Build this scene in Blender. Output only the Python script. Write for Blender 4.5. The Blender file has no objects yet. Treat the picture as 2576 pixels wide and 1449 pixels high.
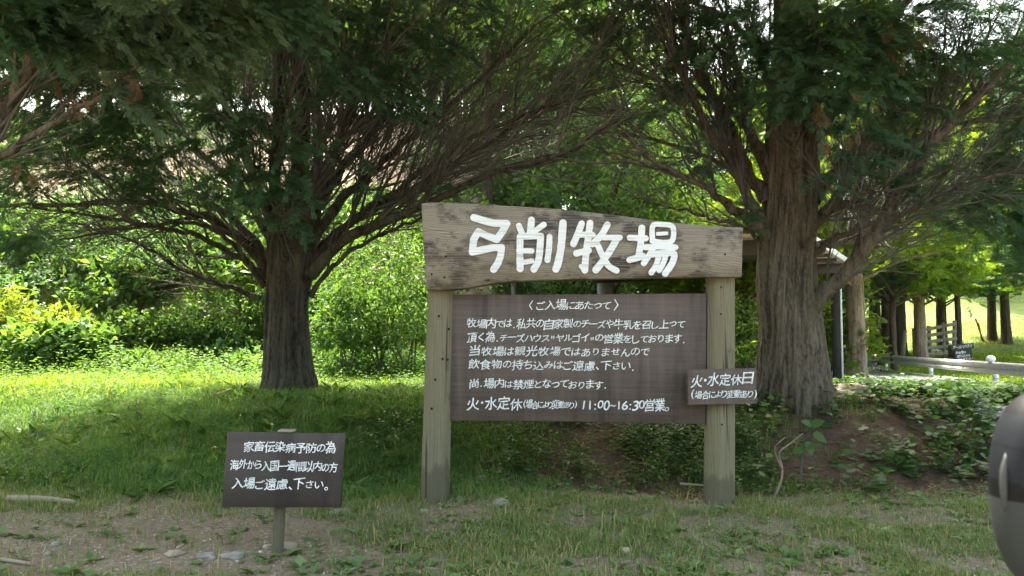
import bpy, math, random
import numpy as np
from mathutils import Matrix, Vector
random.seed(4)
RS = np.random.RandomState(11)
SC = bpy.context.scene
COL = SC.collection
R = math.radians

# ------------------------------------------------------------------ camera, sky, sun, exposure
PITCH, ROLL, CAMZ = 4.0, 0.4, 1.25
FPX = 1983.0                                   # focal length in units of a 2576 px wide frame
cam = bpy.data.cameras.new('camera')
cam_o = bpy.data.objects.new('camera', cam); COL.objects.link(cam_o)
CM = Matrix.Rotation(R(90 + PITCH), 3, 'X') @ Matrix.Rotation(R(ROLL), 3, 'Z')
cam_o.matrix_world = Matrix.Translation((0, 0, CAMZ)) @ CM.to_4x4()
cam.sensor_width = 36.0; cam.lens = 36.0 * FPX / 2576.0
cam.clip_start = 0.05; cam.clip_end = 2000
cam.dof.use_dof = True; cam.dof.focus_distance = 7.0; cam.dof.aperture_fstop = 6.0
SC.camera = cam_o
CMn = np.array(CM)

SUN_EL, SUN_AZ = 64.0, -20.0                   # azimuth clockwise from +Y: ahead and a little to the left
w = bpy.data.worlds.new('World'); SC.world = w; w.use_nodes = True
nt = w.node_tree; bg = nt.nodes['Background']
sky = nt.nodes.new('ShaderNodeTexSky'); sky.sky_type = 'NISHITA'; sky.sun_disc = False
sky.sun_elevation = R(SUN_EL); sky.sun_rotation = R(SUN_AZ)
sky.air_density = 1.0; sky.dust_density = 7.0; sky.ozone_density = 0.4
tint = nt.nodes.new('ShaderNodeMix'); tint.data_type = 'RGBA'; tint.blend_type = 'MULTIPLY'; tint.inputs[0].default_value = 1
tint.inputs[7].default_value = (1.04, 1.03, .85, 1)      # warm tint on the sky light, in place of white balance
nt.links.new(sky.outputs[0], tint.inputs[6]); nt.links.new(tint.outputs[2], bg.inputs[0]); bg.inputs[1].default_value = 0.15
sl = bpy.data.lights.new('sun', 'SUN'); sl.energy = 3.1; sl.angle = R(0.55); sl.color = (1.0, 0.95, 0.86)
so = bpy.data.objects.new('sun', sl); COL.objects.link(so)
sd = Vector((math.sin(R(SUN_AZ)) * math.cos(R(SUN_EL)), math.cos(R(SUN_AZ)) * math.cos(R(SUN_EL)), math.sin(R(SUN_EL))))
so.rotation_euler = sd.to_track_quat('Z', 'Y').to_euler(); so.location = sd * 60
SC.view_settings.view_transform = 'Standard'; SC.view_settings.look = 'None'
SC.view_settings.gamma = 1.0; SC.view_settings.exposure = 3.2
SC.cycles.use_denoising = True; SC.cycles.denoising_prefilter = 'ACCURATE'; SC.cycles.use_adaptive_sampling = False; SC.cycles.sample_clamp_indirect = 1.5
SC.cycles.max_bounces = 8; SC.cycles.transmission_bounces = 4; SC.cycles.diffuse_bounces = 4

# ------------------------------------------------------------------ helpers
def P(px, py, Y):
    """point at depth y=Y that lies in the direction (px,py) of a 2576x1449 frame: used to read sizes off the photograph"""
    px = np.asarray(px, float); py = np.asarray(py, float); Y = np.asarray(Y, float)
    d = np.stack(np.broadcast_arrays((px - 1288) / FPX, (724.5 - py) / FPX, -1.0), -1) @ CMn.T
    s = Y / d[..., 1]
    return d * s[..., None] + np.array([0, 0, CAMZ])

def hash3(i, j, k, s):
    n = (i * 374761393 + j * 668265263 + k * 2147483647 + s * 1274126177) & 0xFFFFFFFF
    n = ((n ^ (n >> 13)) * 1274126177) & 0xFFFFFFFF
    return ((n ^ (n >> 16)) & 0xFFFF) / 65535.0
def vnoise(x, y, z=0.0, s=0):
    x, y, z = np.broadcast_arrays(np.asarray(x, float), np.asarray(y, float), np.asarray(z, float))
    i = np.floor(x).astype(np.int64); j = np.floor(y).astype(np.int64); k = np.floor(z).astype(np.int64)
    u, v, t = x - i, y - j, z - k
    u = u * u * (3 - 2 * u); v = v * v * (3 - 2 * v); t = t * t * (3 - 2 * t)
    r = 0
    for a in (0, 1):
        for b in (0, 1):
            for c in (0, 1):
                r = r + hash3(i + a, j + b, k + c, s) * (u if a else 1 - u) * (v if b else 1 - v) * (t if c else 1 - t)
    return r
def fbm(x, y, z=0.0, s=0, o=3):
    r, a = 0, 0.5
    for q in range(o):
        r = r + a * (vnoise(x * 2 ** q, y * 2 ** q, np.asarray(z) * 2 ** q, s + q) - 0.5); a *= 0.5
    return r
def sst(a, b, x):
    t = np.clip((x - a) / (b - a), 0, 1); return t * t * (3 - 2 * t)

def mesh_np(name, V, F, mat=None, smooth=False):
    """V (n,3); F list of (m,k) index arrays"""
    me = bpy.data.meshes.new(name)
    V = np.ascontiguousarray(V, dtype=np.float32)
    if not isinstance(F, (list, tuple)): F = [F]
    F = [np.asarray(f, dtype=np.int32) for f in F if len(f)]
    me.vertices.add(len(V)); me.vertices.foreach_set('co', V.ravel())
    loops = np.concatenate([f.ravel() for f in F])
    tot = np.concatenate([np.full(len(f), f.shape[1], np.int32) for f in F])
    st = np.concatenate([[0], np.cumsum(tot)[:-1]]).astype(np.int32)
    me.loops.add(len(loops)); me.loops.foreach_set('vertex_index', loops)
    me.polygons.add(len(tot)); me.polygons.foreach_set('loop_start', st)
    me.polygons.foreach_set('loop_total', tot)
    if smooth: me.polygons.foreach_set('use_smooth', np.ones(len(tot), bool))
    me.update(calc_edges=True)
    if mat: me.materials.append(mat)
    return me
def link(name, me, parent=None):
    o = bpy.data.objects.new(name, me); COL.objects.link(o)
    if parent is not None:
        o.parent = parent
        o.matrix_parent_inverse = Matrix.Translation(-parent.location)
    return o
def tag(o, label=None, cat=None, group=None, kind=None):
    if label: o['label'] = label
    if cat: o['category'] = cat
    if group: o['group'] = group
    if kind: o['kind'] = kind
    return o
def thing(name, loc, label, cat, group=None):
    o = bpy.data.objects.new(name, None); COL.objects.link(o); o.location = [float(v) for v in loc]
    o.empty_display_size = 0.1
    return tag(o, label, cat, group)

class MB:
    """collects verts and faces for one mesh"""
    def __init__(s): s.V = []; s.F = {}; s.n = 0
    def add(s, V, F):
        V = np.asarray(V, float); F = np.asarray(F, int)
        s.F.setdefault(F.shape[1], []).append(F + s.n); s.V.append(V); s.n += len(V); return s
    def box(s, lo, hi, M=None, bev=0.0):
        lo = np.minimum(lo, hi).astype(float); hi = np.maximum(np.asarray(lo), hi).astype(float)
        c, h = (lo + hi) / 2, (hi - lo) / 2
        if bev <= 0:
            V = np.array([[x, y, z] for z in (-1, 1) for y in (-1, 1) for x in (-1, 1)]) * h
            F = [[0, 2, 3, 1], [4, 5, 7, 6], [0, 1, 5, 4], [2, 6, 7, 3], [0, 4, 6, 2], [1, 3, 7, 5]]
            Fs = {4: np.array(F)}
        else:
            b = min(bev, h.min() * .9)
            V = []; 
            for sx in (-1, 1):
                for sy in (-1, 1):
                    for sz in (-1, 1):
                        V += [[sx * h[0], sy * (h[1] - b), sz * (h[2] - b)], [sx * (h[0] - b), sy * h[1], sz * (h[2] - b)], [sx * (h[0] - b), sy * (h[1] - b), sz * h[2]]]
            V = np.array(V); I = lambda sx, sy, sz, a: (((sx > 0) * 4 + (sy > 0) * 2 + (sz > 0)) * 3 + a)
            q = []; t = []
            for sg in (-1, 1):
                for a in range(3):
                    b1, b2 = (a + 1) % 3, (a + 2) % 3
                    idx = []
                    for u, v in ((-1, -1), (1, -1), (1, 1), (-1, 1)):
                        d = [0, 0, 0]; d[a] = sg; d[b1] = u; d[b2] = v; idx.append(I(*d, a))
                    q.append(idx if sg > 0 else idx[::-1])
            for a in range(3):
                b1, b2 = (a + 1) % 3, (a + 2) % 3
                for u in (-1, 1):
                    for v in (-1, 1):
                        d0 = [0, 0, 0]; d0[a] = -1; d0[b1] = u; d0[b2] = v; d1 = list(d0); d1[a] = 1
                        f = [I(*d0, b1), I(*d1, b1), I(*d1, b2), I(*d0, b2)]
                        q.append(f if u * v < 0 else f[::-1])
            for sx in (-1, 1):
                for sy in (-1, 1):
                    for sz in (-1, 1):
                        f = [I(sx, sy, sz, 0), I(sx, sy, sz, 1), I(sx, sy, sz, 2)]
                        t.append(f if sx * sy * sz > 0 else f[::-1])
            Fs = {4: np.array(q), 3: np.array(t)}
        V = V + c
        if M is not None: V = V @ np.array(M.to_3x3()).T + np.array(M.translation)
        base = s.n; s.V.append(V); s.n += len(V)
        for k, f in Fs.items(): s.F.setdefault(k, []).append(f + base)
        return s
    def tube(s, pts, rad, k=8, cap=True):
        V, F = tube_np(pts, rad, k); s.add(V, F)
        if cap:
            n = len(pts); b = s.n - len(V)
            s.F.setdefault(k, []).append(np.array([[b + i for i in range(k)][::-1], [b + (n - 1) * k + i for i in range(k)]]))
        return s
    def me(s, name, mat=None, smooth=False):
        return mesh_np(name, np.concatenate(s.V), [np.concatenate(f) for f in s.F.values()], mat, smooth)

def frames(T):
    ref = np.where(np.abs(T[..., 2:3]) > .9, np.array([1., 0, 0]), np.array([0, 0, 1.]))
    A = np.cross(ref, T); A /= np.linalg.norm(A, axis=-1, keepdims=True) + 1e-9
    return A, np.cross(T, A)
def nrm(v): return v / (np.linalg.norm(v, axis=-1, keepdims=True) + 1e-9)
def tubes(paths, radii, k=3):
    """paths (M,S,3), radii (M,S): all tubes at once"""
    M, S, _ = paths.shape
    T = nrm(np.gradient(paths, axis=1))
    A, B = frames(nrm(T.mean(1)))
    a = np.arange(k) / k * 2 * np.pi
    ring = A[:, None, None] * np.cos(a)[None, None, :, None] + B[:, None, None] * np.sin(a)[None, None, :, None]
    V = paths[:, :, None] + ring * radii[:, :, None, None]
    base = (np.arange(M) * S * k)[:, None, None] + (np.arange(S - 1) * k)[None, :, None]
    i = np.arange(k)[None, None]; j = (np.arange(k) + 1) % k; j = j[None, None]
    F = np.stack(np.broadcast_arrays(base + i, base + j, base + k + j, base + k + i), -1).reshape(-1, 4)
    return V.reshape(-1, 3), F
def tube_np(pts, rad, k=8):
    pts = np.asarray(pts, float); rad = np.asarray(rad, float) * np.ones(len(pts))
    T = nrm(np.gradient(pts, axis=0)); A, B = frames(T)
    for q in range(1, len(A)):
        a = A[q - 1] - T[q] * (A[q - 1] @ T[q]); A[q] = a / np.linalg.norm(a); B[q] = np.cross(T[q], A[q])
    a = np.arange(k) / k * 2 * np.pi
    V = pts[:, None] + (A[:, None] * np.cos(a)[None, :, None] + B[:, None] * np.sin(a)[None, :, None]) * rad[:, None, None]
    base = (np.arange(len(pts) - 1) * k)[:, None]; i = np.arange(k)[None]; j = (i + 1) % k
    F = np.stack(np.broadcast_arrays(base + i, base + j, base + k + j, base + k + i), -1).reshape(-1, 4)
    return V.reshape(-1, 3), F
def spline(pts, n):
    pts = np.asarray(pts, float); m = len(pts)
    q = np.concatenate([[2 * pts[0] - pts[1]], pts, [2 * pts[-1] - pts[-2]]])
    t = np.linspace(0, m - 1 - 1e-6, n); i = t.astype(int); u = (t - i)[:, None]
    p0, p1, p2, p3 = q[i], q[i + 1], q[i + 2], q[i + 3]
    return .5 * (2 * p1 + (p2 - p0) * u + (2 * p0 - 5 * p1 + 4 * p2 - p3) * u * u + (3 * p1 - p0 - 3 * p2 + p3) * u ** 3)

# ------------------------------------------------------------------ materials
class N:
    def __init__(s, name):
        s.m = bpy.data.materials.new(name); s.m.use_nodes = True; s.t = s.m.node_tree
        s.b = s.t.nodes['Principled BSDF']; s.out = s.t.nodes['Material Output']
    def n(s, typ, **kw):
        d = s.t.nodes.new('ShaderNode' + typ)
        for k, v in kw.items():
            if k in d.inputs: d.inputs[k].default_value = v
            else: setattr(d, k, v)
        return d
    def l(s, a, b): s.t.links.new(a, b)
    def ramp(s, fac, stops):
        r = s.t.nodes.new('ShaderNodeValToRGB'); e = r.color_ramp.elements
        while len(e) < len(stops): e.new(0.5)
        for q, (p, c) in enumerate(stops):
            e[q].position = p; e[q].color = (*c, 1) if isinstance(c, tuple) else (c, c, c, 1)
        s.l(fac, r.inputs[0]); return r.outputs[0]
    def mix(s, fac, a, b, mode='MIX'):
        x = s.t.nodes.new('ShaderNodeMix'); x.data_type = 'RGBA'; x.blend_type = mode
        for v, i in ((fac, 0), (a, 6), (b, 7)):
            if isinstance(v, (int, float)): x.inputs[i].default_value = v
            elif isinstance(v, tuple): x.inputs[i].default_value = (*v, 1)
            else: s.l(v, x.inputs[i])
        return x.outputs[2]
    def coord(s, scale=(1, 1, 1), rot=(0, 0, 0)):
        c = s.n('TexCoord'); m = s.n('Mapping'); m.inputs['Scale'].default_value = scale; m.inputs['Rotation'].default_value = rot
        s.l(c.outputs['Object'], m.inputs[0]); return m.outputs[0]
    def noise(s, vec, scale, detail=4, rough=.55, dist=0.0):
        x = s.n('TexNoise'); x.inputs['Scale'].default_value = scale; x.inputs['Detail'].default_value = detail
        x.inputs['Roughness'].default_value = rough; x.inputs['Distortion'].default_value = dist
        if vec is not None: s.l(vec, x.inputs['Vector'])
        return x.outputs[0]
    def bump(s, h, st=.5, d=.01):
        b = s.n('Bump'); b.inputs['Strength'].default_value = st; b.inputs['Distance'].default_value = d
        s.l(h, b.inputs['Height']); s.l(b.outputs[0], s.b.inputs['Normal']); return b.outputs[0]
    def col(s, c):
        if isinstance(c, tuple): s.b.inputs['Base Color'].default_value = (*c, 1)
        else: s.l(c, s.b.inputs['Base Color'])
    def set(s, rough=.7, spec=.3, metal=0.0):
        s.b.inputs['Roughness'].default_value = rough; s.b.inputs['Specular IOR Level'].default_value = spec
        s.b.inputs['Metallic'].default_value = metal; return s.m

def leafmat(name, stops, trans=.4, tcol=(1.3, 1.25, .5), rough=.5, patch=.6, spec=.12):
    m = N(name); g = m.n('NewGeometry')
    c = m.ramp(g.outputs['Random Per Island'], stops)
    nz = m.noise(m.coord(), patch, 2)
    c = m.mix(m.ramp(nz, [(.35, 0.0), (.65, .35)]), c, m.mix(1.0, c, (1.25, 1.05, .6), 'MULTIPLY'))
    m.col(c); m.set(rough, spec)
    tr = m.n('BsdfTranslucent'); m.l(m.mix(1.0, c, tcol, 'MULTIPLY'), tr.inputs[0])
    ms = m.n('MixShader'); ms.inputs[0].default_value = trans
    m.l(m.b.outputs[0], ms.inputs[1]); m.l(tr.outputs[0], ms.inputs[2]); m.l(ms.outputs[0], m.out.inputs[0])
    return m.m
G1 = leafmat('cypress_foliage', [(0, (.035, .085, .055)), (.5, (.055, .12, .072)), (1, (.085, .155, .085))], .40, (1.2, 1.3, .6), .55, .7)
G1L = leafmat('cypress_foliage_pale', [(0, (.04, .075, .05)), (.5, (.07, .11, .065)), (1, (.11, .15, .08))], .35, (1.2, 1.2, .7), .55)
G2 = leafmat('golden_cypress_foliage', [(0, (.05, .11, .02)), (.5, (.09, .16, .025)), (1, (.17, .23, .03))], .48, (1.7, 1.65, .45))
G3 = leafmat('broad_leaf', [(0, (.04, .095, .035)), (.5, (.068, .14, .048)), (1, (.12, .195, .065))], .45, (1.5, 1.5, .5), .5, .35, .1)
G3C = leafmat('cool_broad_leaf', [(0, (.045, .105, .05)), (.5, (.075, .15, .075)), (1, (.14, .215, .115))], .42, (1.25, 1.35, .65), .5, .35, .15)
G3B = leafmat('woodland_leaf', [(0, (.035, .085, .03)), (.5, (.065, .13, .045)), (1, (.13, .20, .055))], .45, (1.5, 1.5, .45), .5, .25)
G3Y = leafmat('yellow_green_leaf', [(0, (.09, .15, .025)), (.5, (.13, .19, .03)), (1, (.20, .24, .04))], .45, (1.3, 1.25, .4))
G4 = leafmat('grass_blade', [(0, (.07, .14, .02)), (.45, (.105, .185, .025)), (.85, (.15, .22, .035)), (1, (.25, .24, .10))], .48, (1.7, 1.6, .3), .5, .8)
G4D = leafmat('shade_grass_blade', [(0, (.075, .135, .04)), (.4, (.115, .18, .055)), (.72, (.17, .21, .08)), (.92, (.30, .26, .14)), (1, (.36, .30, .18))], .35, (1.2, 1.2, .5), .5, .8)
G4S = leafmat('slope_grass_blade', [(0, (.045, .12, .035)), (.5, (.08, .17, .045)), (.85, (.12, .21, .06)), (1, (.22, .20, .10))], .38, (1.3, 1.3, .5), .5, .8)
G5 = leafmat('weed_leaf', [(0, (.03, .075, .025)), (.5, (.05, .105, .035)), (1, (.085, .14, .05))], .35, (1.3, 1.3, .5), .4, .8)
G5F = leafmat('light_weed_leaf', [(0, (.08, .145, .055)), (.5, (.12, .19, .08)), (1, (.17, .24, .11))], .35, (1.2, 1.2, .6), .5, .8)
GDEAD = leafmat('dead_frond', [(0, (.09, .055, .032)), (1, (.16, .10, .06))], .3, (1.2, 1.0, .8), .7)
LIT = leafmat('dry_litter', [(0, (.07, .042, .026)), (.6, (.12, .078, .048)), (1, (.21, .155, .10))], .05, (1, 1, 1), .85)

def barkmat(name, lo, hi, vs=9.0, bd=.02):
    m = N(name); v = m.coord((1, 1, .10)); n1 = m.noise(v, vs, 5, .65, .6); n2 = m.noise(m.coord((1, 1, .35)), vs * 4, 4, .6)
    h = m.mix(.35, n1, n2)
    c = m.ramp(h, [(.40, lo), (.50, tuple((a + b) / 2 for a, b in zip(lo, hi))), (.62, hi)])
    c = m.mix(m.ramp(m.noise(m.coord(), 1.6, 3), [(.48, 0.0), (.75, .4)]), c, (.075, .08, .05))
    m.col(c); m.bump(h, 1.0, bd * 1.6); return m.set(.95, .1)
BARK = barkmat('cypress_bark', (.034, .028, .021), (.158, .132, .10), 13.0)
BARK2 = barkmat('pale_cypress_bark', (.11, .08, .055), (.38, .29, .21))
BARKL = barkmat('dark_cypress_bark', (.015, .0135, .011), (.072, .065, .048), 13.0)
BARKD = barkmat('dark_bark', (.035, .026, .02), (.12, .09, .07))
BARKG = barkmat('grey_bark', (.16, .15, .13), (.42, .40, .36))
def twigmat(name, stops):
    m = N(name); c = m.ramp(m.noise(m.coord(), 5, 3), stops); m.col(c); return m.set(.85, .15)
TWIG = twigmat('twig', [(.3, (.05, .046, .04)), (.7, (.108, .102, .088))])
TWIGP = twigmat('pale_twig', [(.3, (.12, .085, .06)), (.7, (.25, .19, .14))])

def weathered(name, c0, c1, c2, stain, grain_axis='X', ring=True, stain_lo=.55):
    m = N(name)
    sc = {'X': (.35, 1, 1), 'Z': (1, 1, .3)}[grain_axis]
    warp = m.noise(m.coord((1.1, 1, 2.2)), 1.3, 2, .5)
    v = m.coord(sc)
    va = m.n('VectorMath', operation='ADD'); m.l(v, va.inputs[0])
    vm = m.n('VectorMath', operation='SCALE'); m.l(warp, vm.inputs[0]); vm.inputs['Scale'].default_value = .16 if ring else .05; m.l(vm.outputs[0], va.inputs[1])
    wv = m.n('TexWave', wave_type='BANDS', bands_direction='Z' if grain_axis == 'X' else 'X'); wv.inputs['Scale'].default_value = 22 if grain_axis == 'X' else 16
    wv.inputs['Distortion'].default_value = 2.2 if ring else 1.0; wv.inputs['Detail'].default_value = 3; wv.inputs['Detail Scale'].default_value = 1.5
    m.l(va.outputs[0], wv.inputs['Vector'])
    s2 = {'X': (1.2, 40, 40), 'Z': (40, 40, 1.2)}[grain_axis]
    fine = m.noise(m.coord(s2), 1.6, 5, .7)
    h = m.mix(.80 if ring else .9, wv.outputs[1], fine)
    c = m.ramp(h, [(.25, c0), (.5, c1), (.75, c2)])
    st = m.noise(m.coord((1.3, 1, 2.2) if grain_axis == 'X' else (2, 2, .8)), 2.4, 6, .72)
    f2 = m.mix(1.0, m.ramp(st, [(stain_lo, 0.0), (stain_lo + .09, .9)]), m.ramp(fine, [(.38, 0.15), (.58, 1.0)]), 'MULTIPLY')
    c = m.mix(f2, c, stain)
    if grain_axis == 'Z':
        ck = m.noise(m.coord((16, 16, .4)), 1.3, 3, .6, .3); c = m.mix(m.ramp(ck, [(.60, 0.0), (.635, .85)]), c, (.03, .026, .02))
        sx = m.n('SeparateXYZ'); m.l(m.coord(), sx.inputs[0]); ad = m.n('Math', operation='MULTIPLY_ADD'); m.l(m.noise(m.coord((6, 6, 1.5)), 1.5, 4), ad.inputs[0]); ad.inputs[1].default_value = -.45; m.l(sx.outputs[2], ad.inputs[2])
        c = m.mix(m.ramp(ad.outputs[0], [(-.0, .55), (.05, 0.0)]), c, (.05, .045, .03))
    m.col(c); m.bump(h, .5, .006); return m.set(.85, .2)
WOODN = weathered('weathered_plank', (.12, .098, .074), (.20, .17, .132), (.285, .25, .20), (.02, .018, .017), 'X', True, .47)
POSTM = weathered('treated_post', (.105, .092, .056), (.145, .13, .082), (.18, .165, .11), (.07, .06, .04), 'Z', False, .58)
POSTG = weathered('mossy_stake', (.09, .083, .05), (.13, .12, .072), (.17, .155, .10), (.05, .055, .03), 'Z', False, .56)
def board(name, a, b, sc=(1, 40, 40)):
    m = N(name); n1 = m.noise(m.coord(sc), 1.4, 5, .65); n2 = m.noise(m.coord(), 2.2, 3)
    sp = m.ramp(m.noise(m.coord(), 130, 2), [(.73, 0.0), (.76, .35)])
    c = m.mix(sp, m.ramp(m.mix(.35, n1, n2), [(.3, a), (.7, b)]), (.3, .28, .26))
    run = m.noise(m.coord((7, 1, .35)), 2.2, 4, .6); c = m.mix(m.ramp(run, [(.52, 0.0), (.70, .22)]), c, tuple(v * 1.5 + .01 for v in b))
    c = m.mix(m.ramp(m.noise(m.coord((5, 1, .5)), 1.3, 4), [(.54, 0.0), (.7, .6)]), c, tuple(v * .6 for v in a)); m.col(c); m.bump(n1, .35, .003); return m.set(.75, .25)
BROWN = board('brown_stained_board', (.054, .041, .034), (.125, .098, .08))
BROWN2 = board('dark_brown_painted_board', (.038, .031, .027), (.062, .05, .044), (2, 8, 8))
def paint(name, c, rough=.5, wear=None, metal=0.0, spec=.4, ns=30):
    m = N(name)
    n1 = m.noise(m.coord(), ns, 4)
    k = wear or tuple(v * .8 for v in c)
    m.col(m.mix(m.ramp(n1, [(.42, 0.0), (.72, 1.0)]), c, k)); m.bump(n1, .15, .002)
    return m.set(rough, spec, metal)
WHITE = paint('white_brush_paint', (.64, .66, .66), .6, (.36, .365, .36), ns=34)
def carved(name):
    m = N(name); f = m.noise(m.coord((1.2, 40, 40)), 1.6, 5, .7)
    cr = m.ramp(m.noise(m.coord((1.6, 30, 26)), 1.8, 4, .7), [(.57, 0.0), (.64, .6)])
    m.col(m.mix(cr, m.ramp(f, [(.3, (.46, .48, .48)), (.5, (.62, .64, .64)), (.7, (.70, .71, .70))]), (.28, .28, .27))); m.bump(f, .5, .004); return m.set(.55, .3)
CARVE = carved('worn_white_carved_paint')
STEELD = paint('dark_steel', (.035, .030, .028), .45, (.06, .052, .045))
STEELG = paint('grey_steel', (.26, .27, .27), .4, (.2, .2, .2))
GALV = paint('galvanised_steel', (.50, .51, .52), .5, (.36, .37, .375), .3, ns=8)
WHITEM = paint('white_painted_metal', (.72, .74, .75), .4)
ROOFU = paint('pinkish_roof_board', (.60, .45, .41), .7, (.48, .35, .31), ns=6)
STONE = paint('pale_stone', (.22, .205, .185), .9, (.12, .11, .095), ns=14)
STONEB = paint('beige_stone', (.27, .22, .165), .9, (.15, .12, .09), ns=9)
LOG = paint('pale_log', (.20, .165, .12), .9, (.22, .18, .13), ns=12)
REDP = paint('rusty_red_pipe', (.40, .10, .05), .7)
OLDW = weathered('old_fence_wood', (.14, .12, .095), (.22, .19, .155), (.30, .27, .22), (.08, .07, .055), 'X', False, .6)
CARDK = paint('dark_grey_plastic', (.0075, .009, .0115), .6, (.0075, .009, .0115), 0, .15)
CARBK = paint('black_plastic', (.004, .004, .0045), .6, None, 0, .15)
CARLT = paint('glare_grey_cover', (.028, .031, .030), .6, (.028, .031, .030), 0, .15)  # lighter tone stands in for window glare over the lower half
CARLN = paint('clear_lens', (.05, .052, .05), .6, None, 0, .2)

# ------------------------------------------------------------------ ground
def road_edge(y):  # x of the road's far edge
    return 10.4 + (y - 16) * .1625
def H(x, y):
    x = np.asarray(x, float); y = np.asarray(y, float)
    st = np.where(x < -1, 6.6 - .35 * sst(-1, -5, x), 6.6 + .3 * sst(0, 4, x))
    en = 9.0 + 2.6 * sst(-2.2, -6, x)
    top = .64 - .1 * sst(3.5, 7.5, x)
    b = top * sst(st, en, y)
    b = b + .12 * sst(12, 16, y) * sst(2, -2, x)
    rgt = sst(1.5, 4.5, x)
    b = b + (0.40 - b) * rgt * sst(9.8, 12.5, y)
    # open country beyond the road
    d = np.clip(x - road_edge(y) - .6, 0, None)
    b = b + rgt * (.03 * np.clip(y - 26, 0, 60) * sst(0, 4, d) + .0 * d)
    b = b + sst(0, 6, d) * .28 * np.clip(y + .35 * (x - 14) - 47, 0, 45) * .55
    # wooded hill on the left and ahead
    y0 = 13.0 + 9 * sst(-2.5, 3, x) + 32 * sst(3, 12, x)
    u = np.clip(y - y0, 0, None)
    k = sst(0, 2.6, u)
    hill = k * .68 * u
    hill = np.where(u > 8, 5.44 + .42 * (u - 8), hill)
    hill = 24 * np.tanh(hill / 24)
    b = b + hill * (1 - .35 * sst(-2, 6, x))
    n = fbm(x * .9, y * .9, 0, 3, 3) * .10 * sst(5.6, 7.0, y) + fbm(x * 3.1, y * 3.1, 0, 9, 3) * .045
    onroad = sst(road_edge(y) + .9, road_edge(y) + .2, x) * sst(road_edge(y) - 5.2, road_edge(y) - 4.4, x) * sst(10.5, 11.5, y)
    return b + n * (1 - onroad) + fbm(x * .25, y * .25, 0, 21, 2) * .6 * sst(18, 26, y) * (1 - rgt)

def axis(lo, hi, fine_lo, fine_hi, step, g=1.09):
    a = list(np.arange(fine_lo, fine_hi, step)); s = step; v = fine_hi
    while v < hi: a.append(v); s *= g; v += s
    a.append(hi); s = step; v = fine_lo - step
    while v > lo: a.insert(0, v); s *= g; v -= s
    a.insert(0, lo); return np.array(a)
gx = axis(-600, 600, -6, 7, .06); gy = axis(-300, 900, 3.6, 11, .06)
GX, GY = np.meshgrid(gx, gy); GZ = H(GX, GY)
nx, ny = len(gx), len(gy)
idx = np.arange(nx * ny).reshape(ny, nx)
F = np.stack([idx[:-1, :-1], idx[:-1, 1:], idx[1:, 1:], idx[1:, :-1]], -1).reshape(-1, 4)

def zone_grass(x, y):
    lawn = sst(.3, 1.0, x - road_edge(y)) * sst(9, 13, y)
    lit = np.maximum(sst(9.0, 10.2, y) * sst(2.5, 1.0, x), sst(10.5, 12, y) * sst(road_edge(y) - 4.2, road_edge(y) - 5, x))
    left = sst(6.2, 7.0, y + .3 * fbm(x, y, 0, 5)) * sst(.2, -1.6, x)
    return np.clip(np.maximum(np.maximum(lawn, lit), left), 0, 1)
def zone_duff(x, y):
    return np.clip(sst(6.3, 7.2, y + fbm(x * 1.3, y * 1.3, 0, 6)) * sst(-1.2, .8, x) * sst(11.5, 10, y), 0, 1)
def zone_dirt(x, y):
    return sst(14.5, 16.5, y + 3 * fbm(x * .3, y * .3, 0, 8)) * sst(.5, -2, x)
gm = N('ground_soil')
at = gm.n('Attribute', attribute_name='zone'); sep = gm.n('SeparateColor'); gm.l(at.outputs['Color'], sep.inputs[0])
v = gm.coord(); nA = gm.noise(v, 1.7, 6, .65); nB = gm.noise(v, 22, 5, .7); nC = gm.noise(v, 90, 3, .7)
vo = gm.n('TexVoronoi'); vo.inputs['Scale'].default_value = 55; gm.l(v, vo.inputs['Vector'])
soil = gm.ramp(gm.mix(.5, nB, nC), [(.3, (.10, .078, .054)), (.5, (.17, .135, .096)), (.7, (.27, .22, .16))])
sto = gm.ramp(vo.outputs['Color'], [(.80, 0.0), (.86, .55)])
soil = gm.mix(sto, soil, (.36, .32, .27))
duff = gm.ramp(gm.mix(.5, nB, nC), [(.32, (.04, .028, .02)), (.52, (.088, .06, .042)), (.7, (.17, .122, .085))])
green = gm.ramp(gm.mix(.5, nA, nC), [(.3, (.05, .07, .025)), (.55, (.085, .12, .035)), (.75, (.17, .17, .08))])
dirt = gm.ramp(gm.mix(.55, nA, nB), [(.3, (.20, .15, .105)), (.55, (.31, .235, .175)), (.75, (.40, .32, .25))])
def zmask(o, k=.35):
    a = gm.n('Math', operation='ADD'); gm.l(o, a.inputs[0]); gm.l(nA, a.inputs[1])
    return gm.ramp(a.outputs[0], [(.78, 0.0), (1.08, 1.0)])
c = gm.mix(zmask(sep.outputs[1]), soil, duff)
c = gm.mix(zmask(sep.outputs[0]), c, green)
c = gm.mix(zmask(sep.outputs[2]), c, dirt)
gm.col(c); gm.bump(gm.mix(.5, nB, nC), .8, .02); GROUND = gm.set(.95, .1)
gme = mesh_np('ground', np.stack([GX, GY, GZ], -1).reshape(-1, 3), F, GROUND, True)
ca = gme.color_attributes.new('zone', 'FLOAT_COLOR', 'POINT')
zz = np.stack([zone_grass(GX, GY), zone_duff(GX, GY), zone_dirt(GX, GY), np.ones_like(GX)], -1).astype(np.float32)
ca.data.foreach_set('color', zz.ravel())
tag(link('ground', gme), 'bare soil, grassy mound and hillside under everything', kind='structure')

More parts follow.
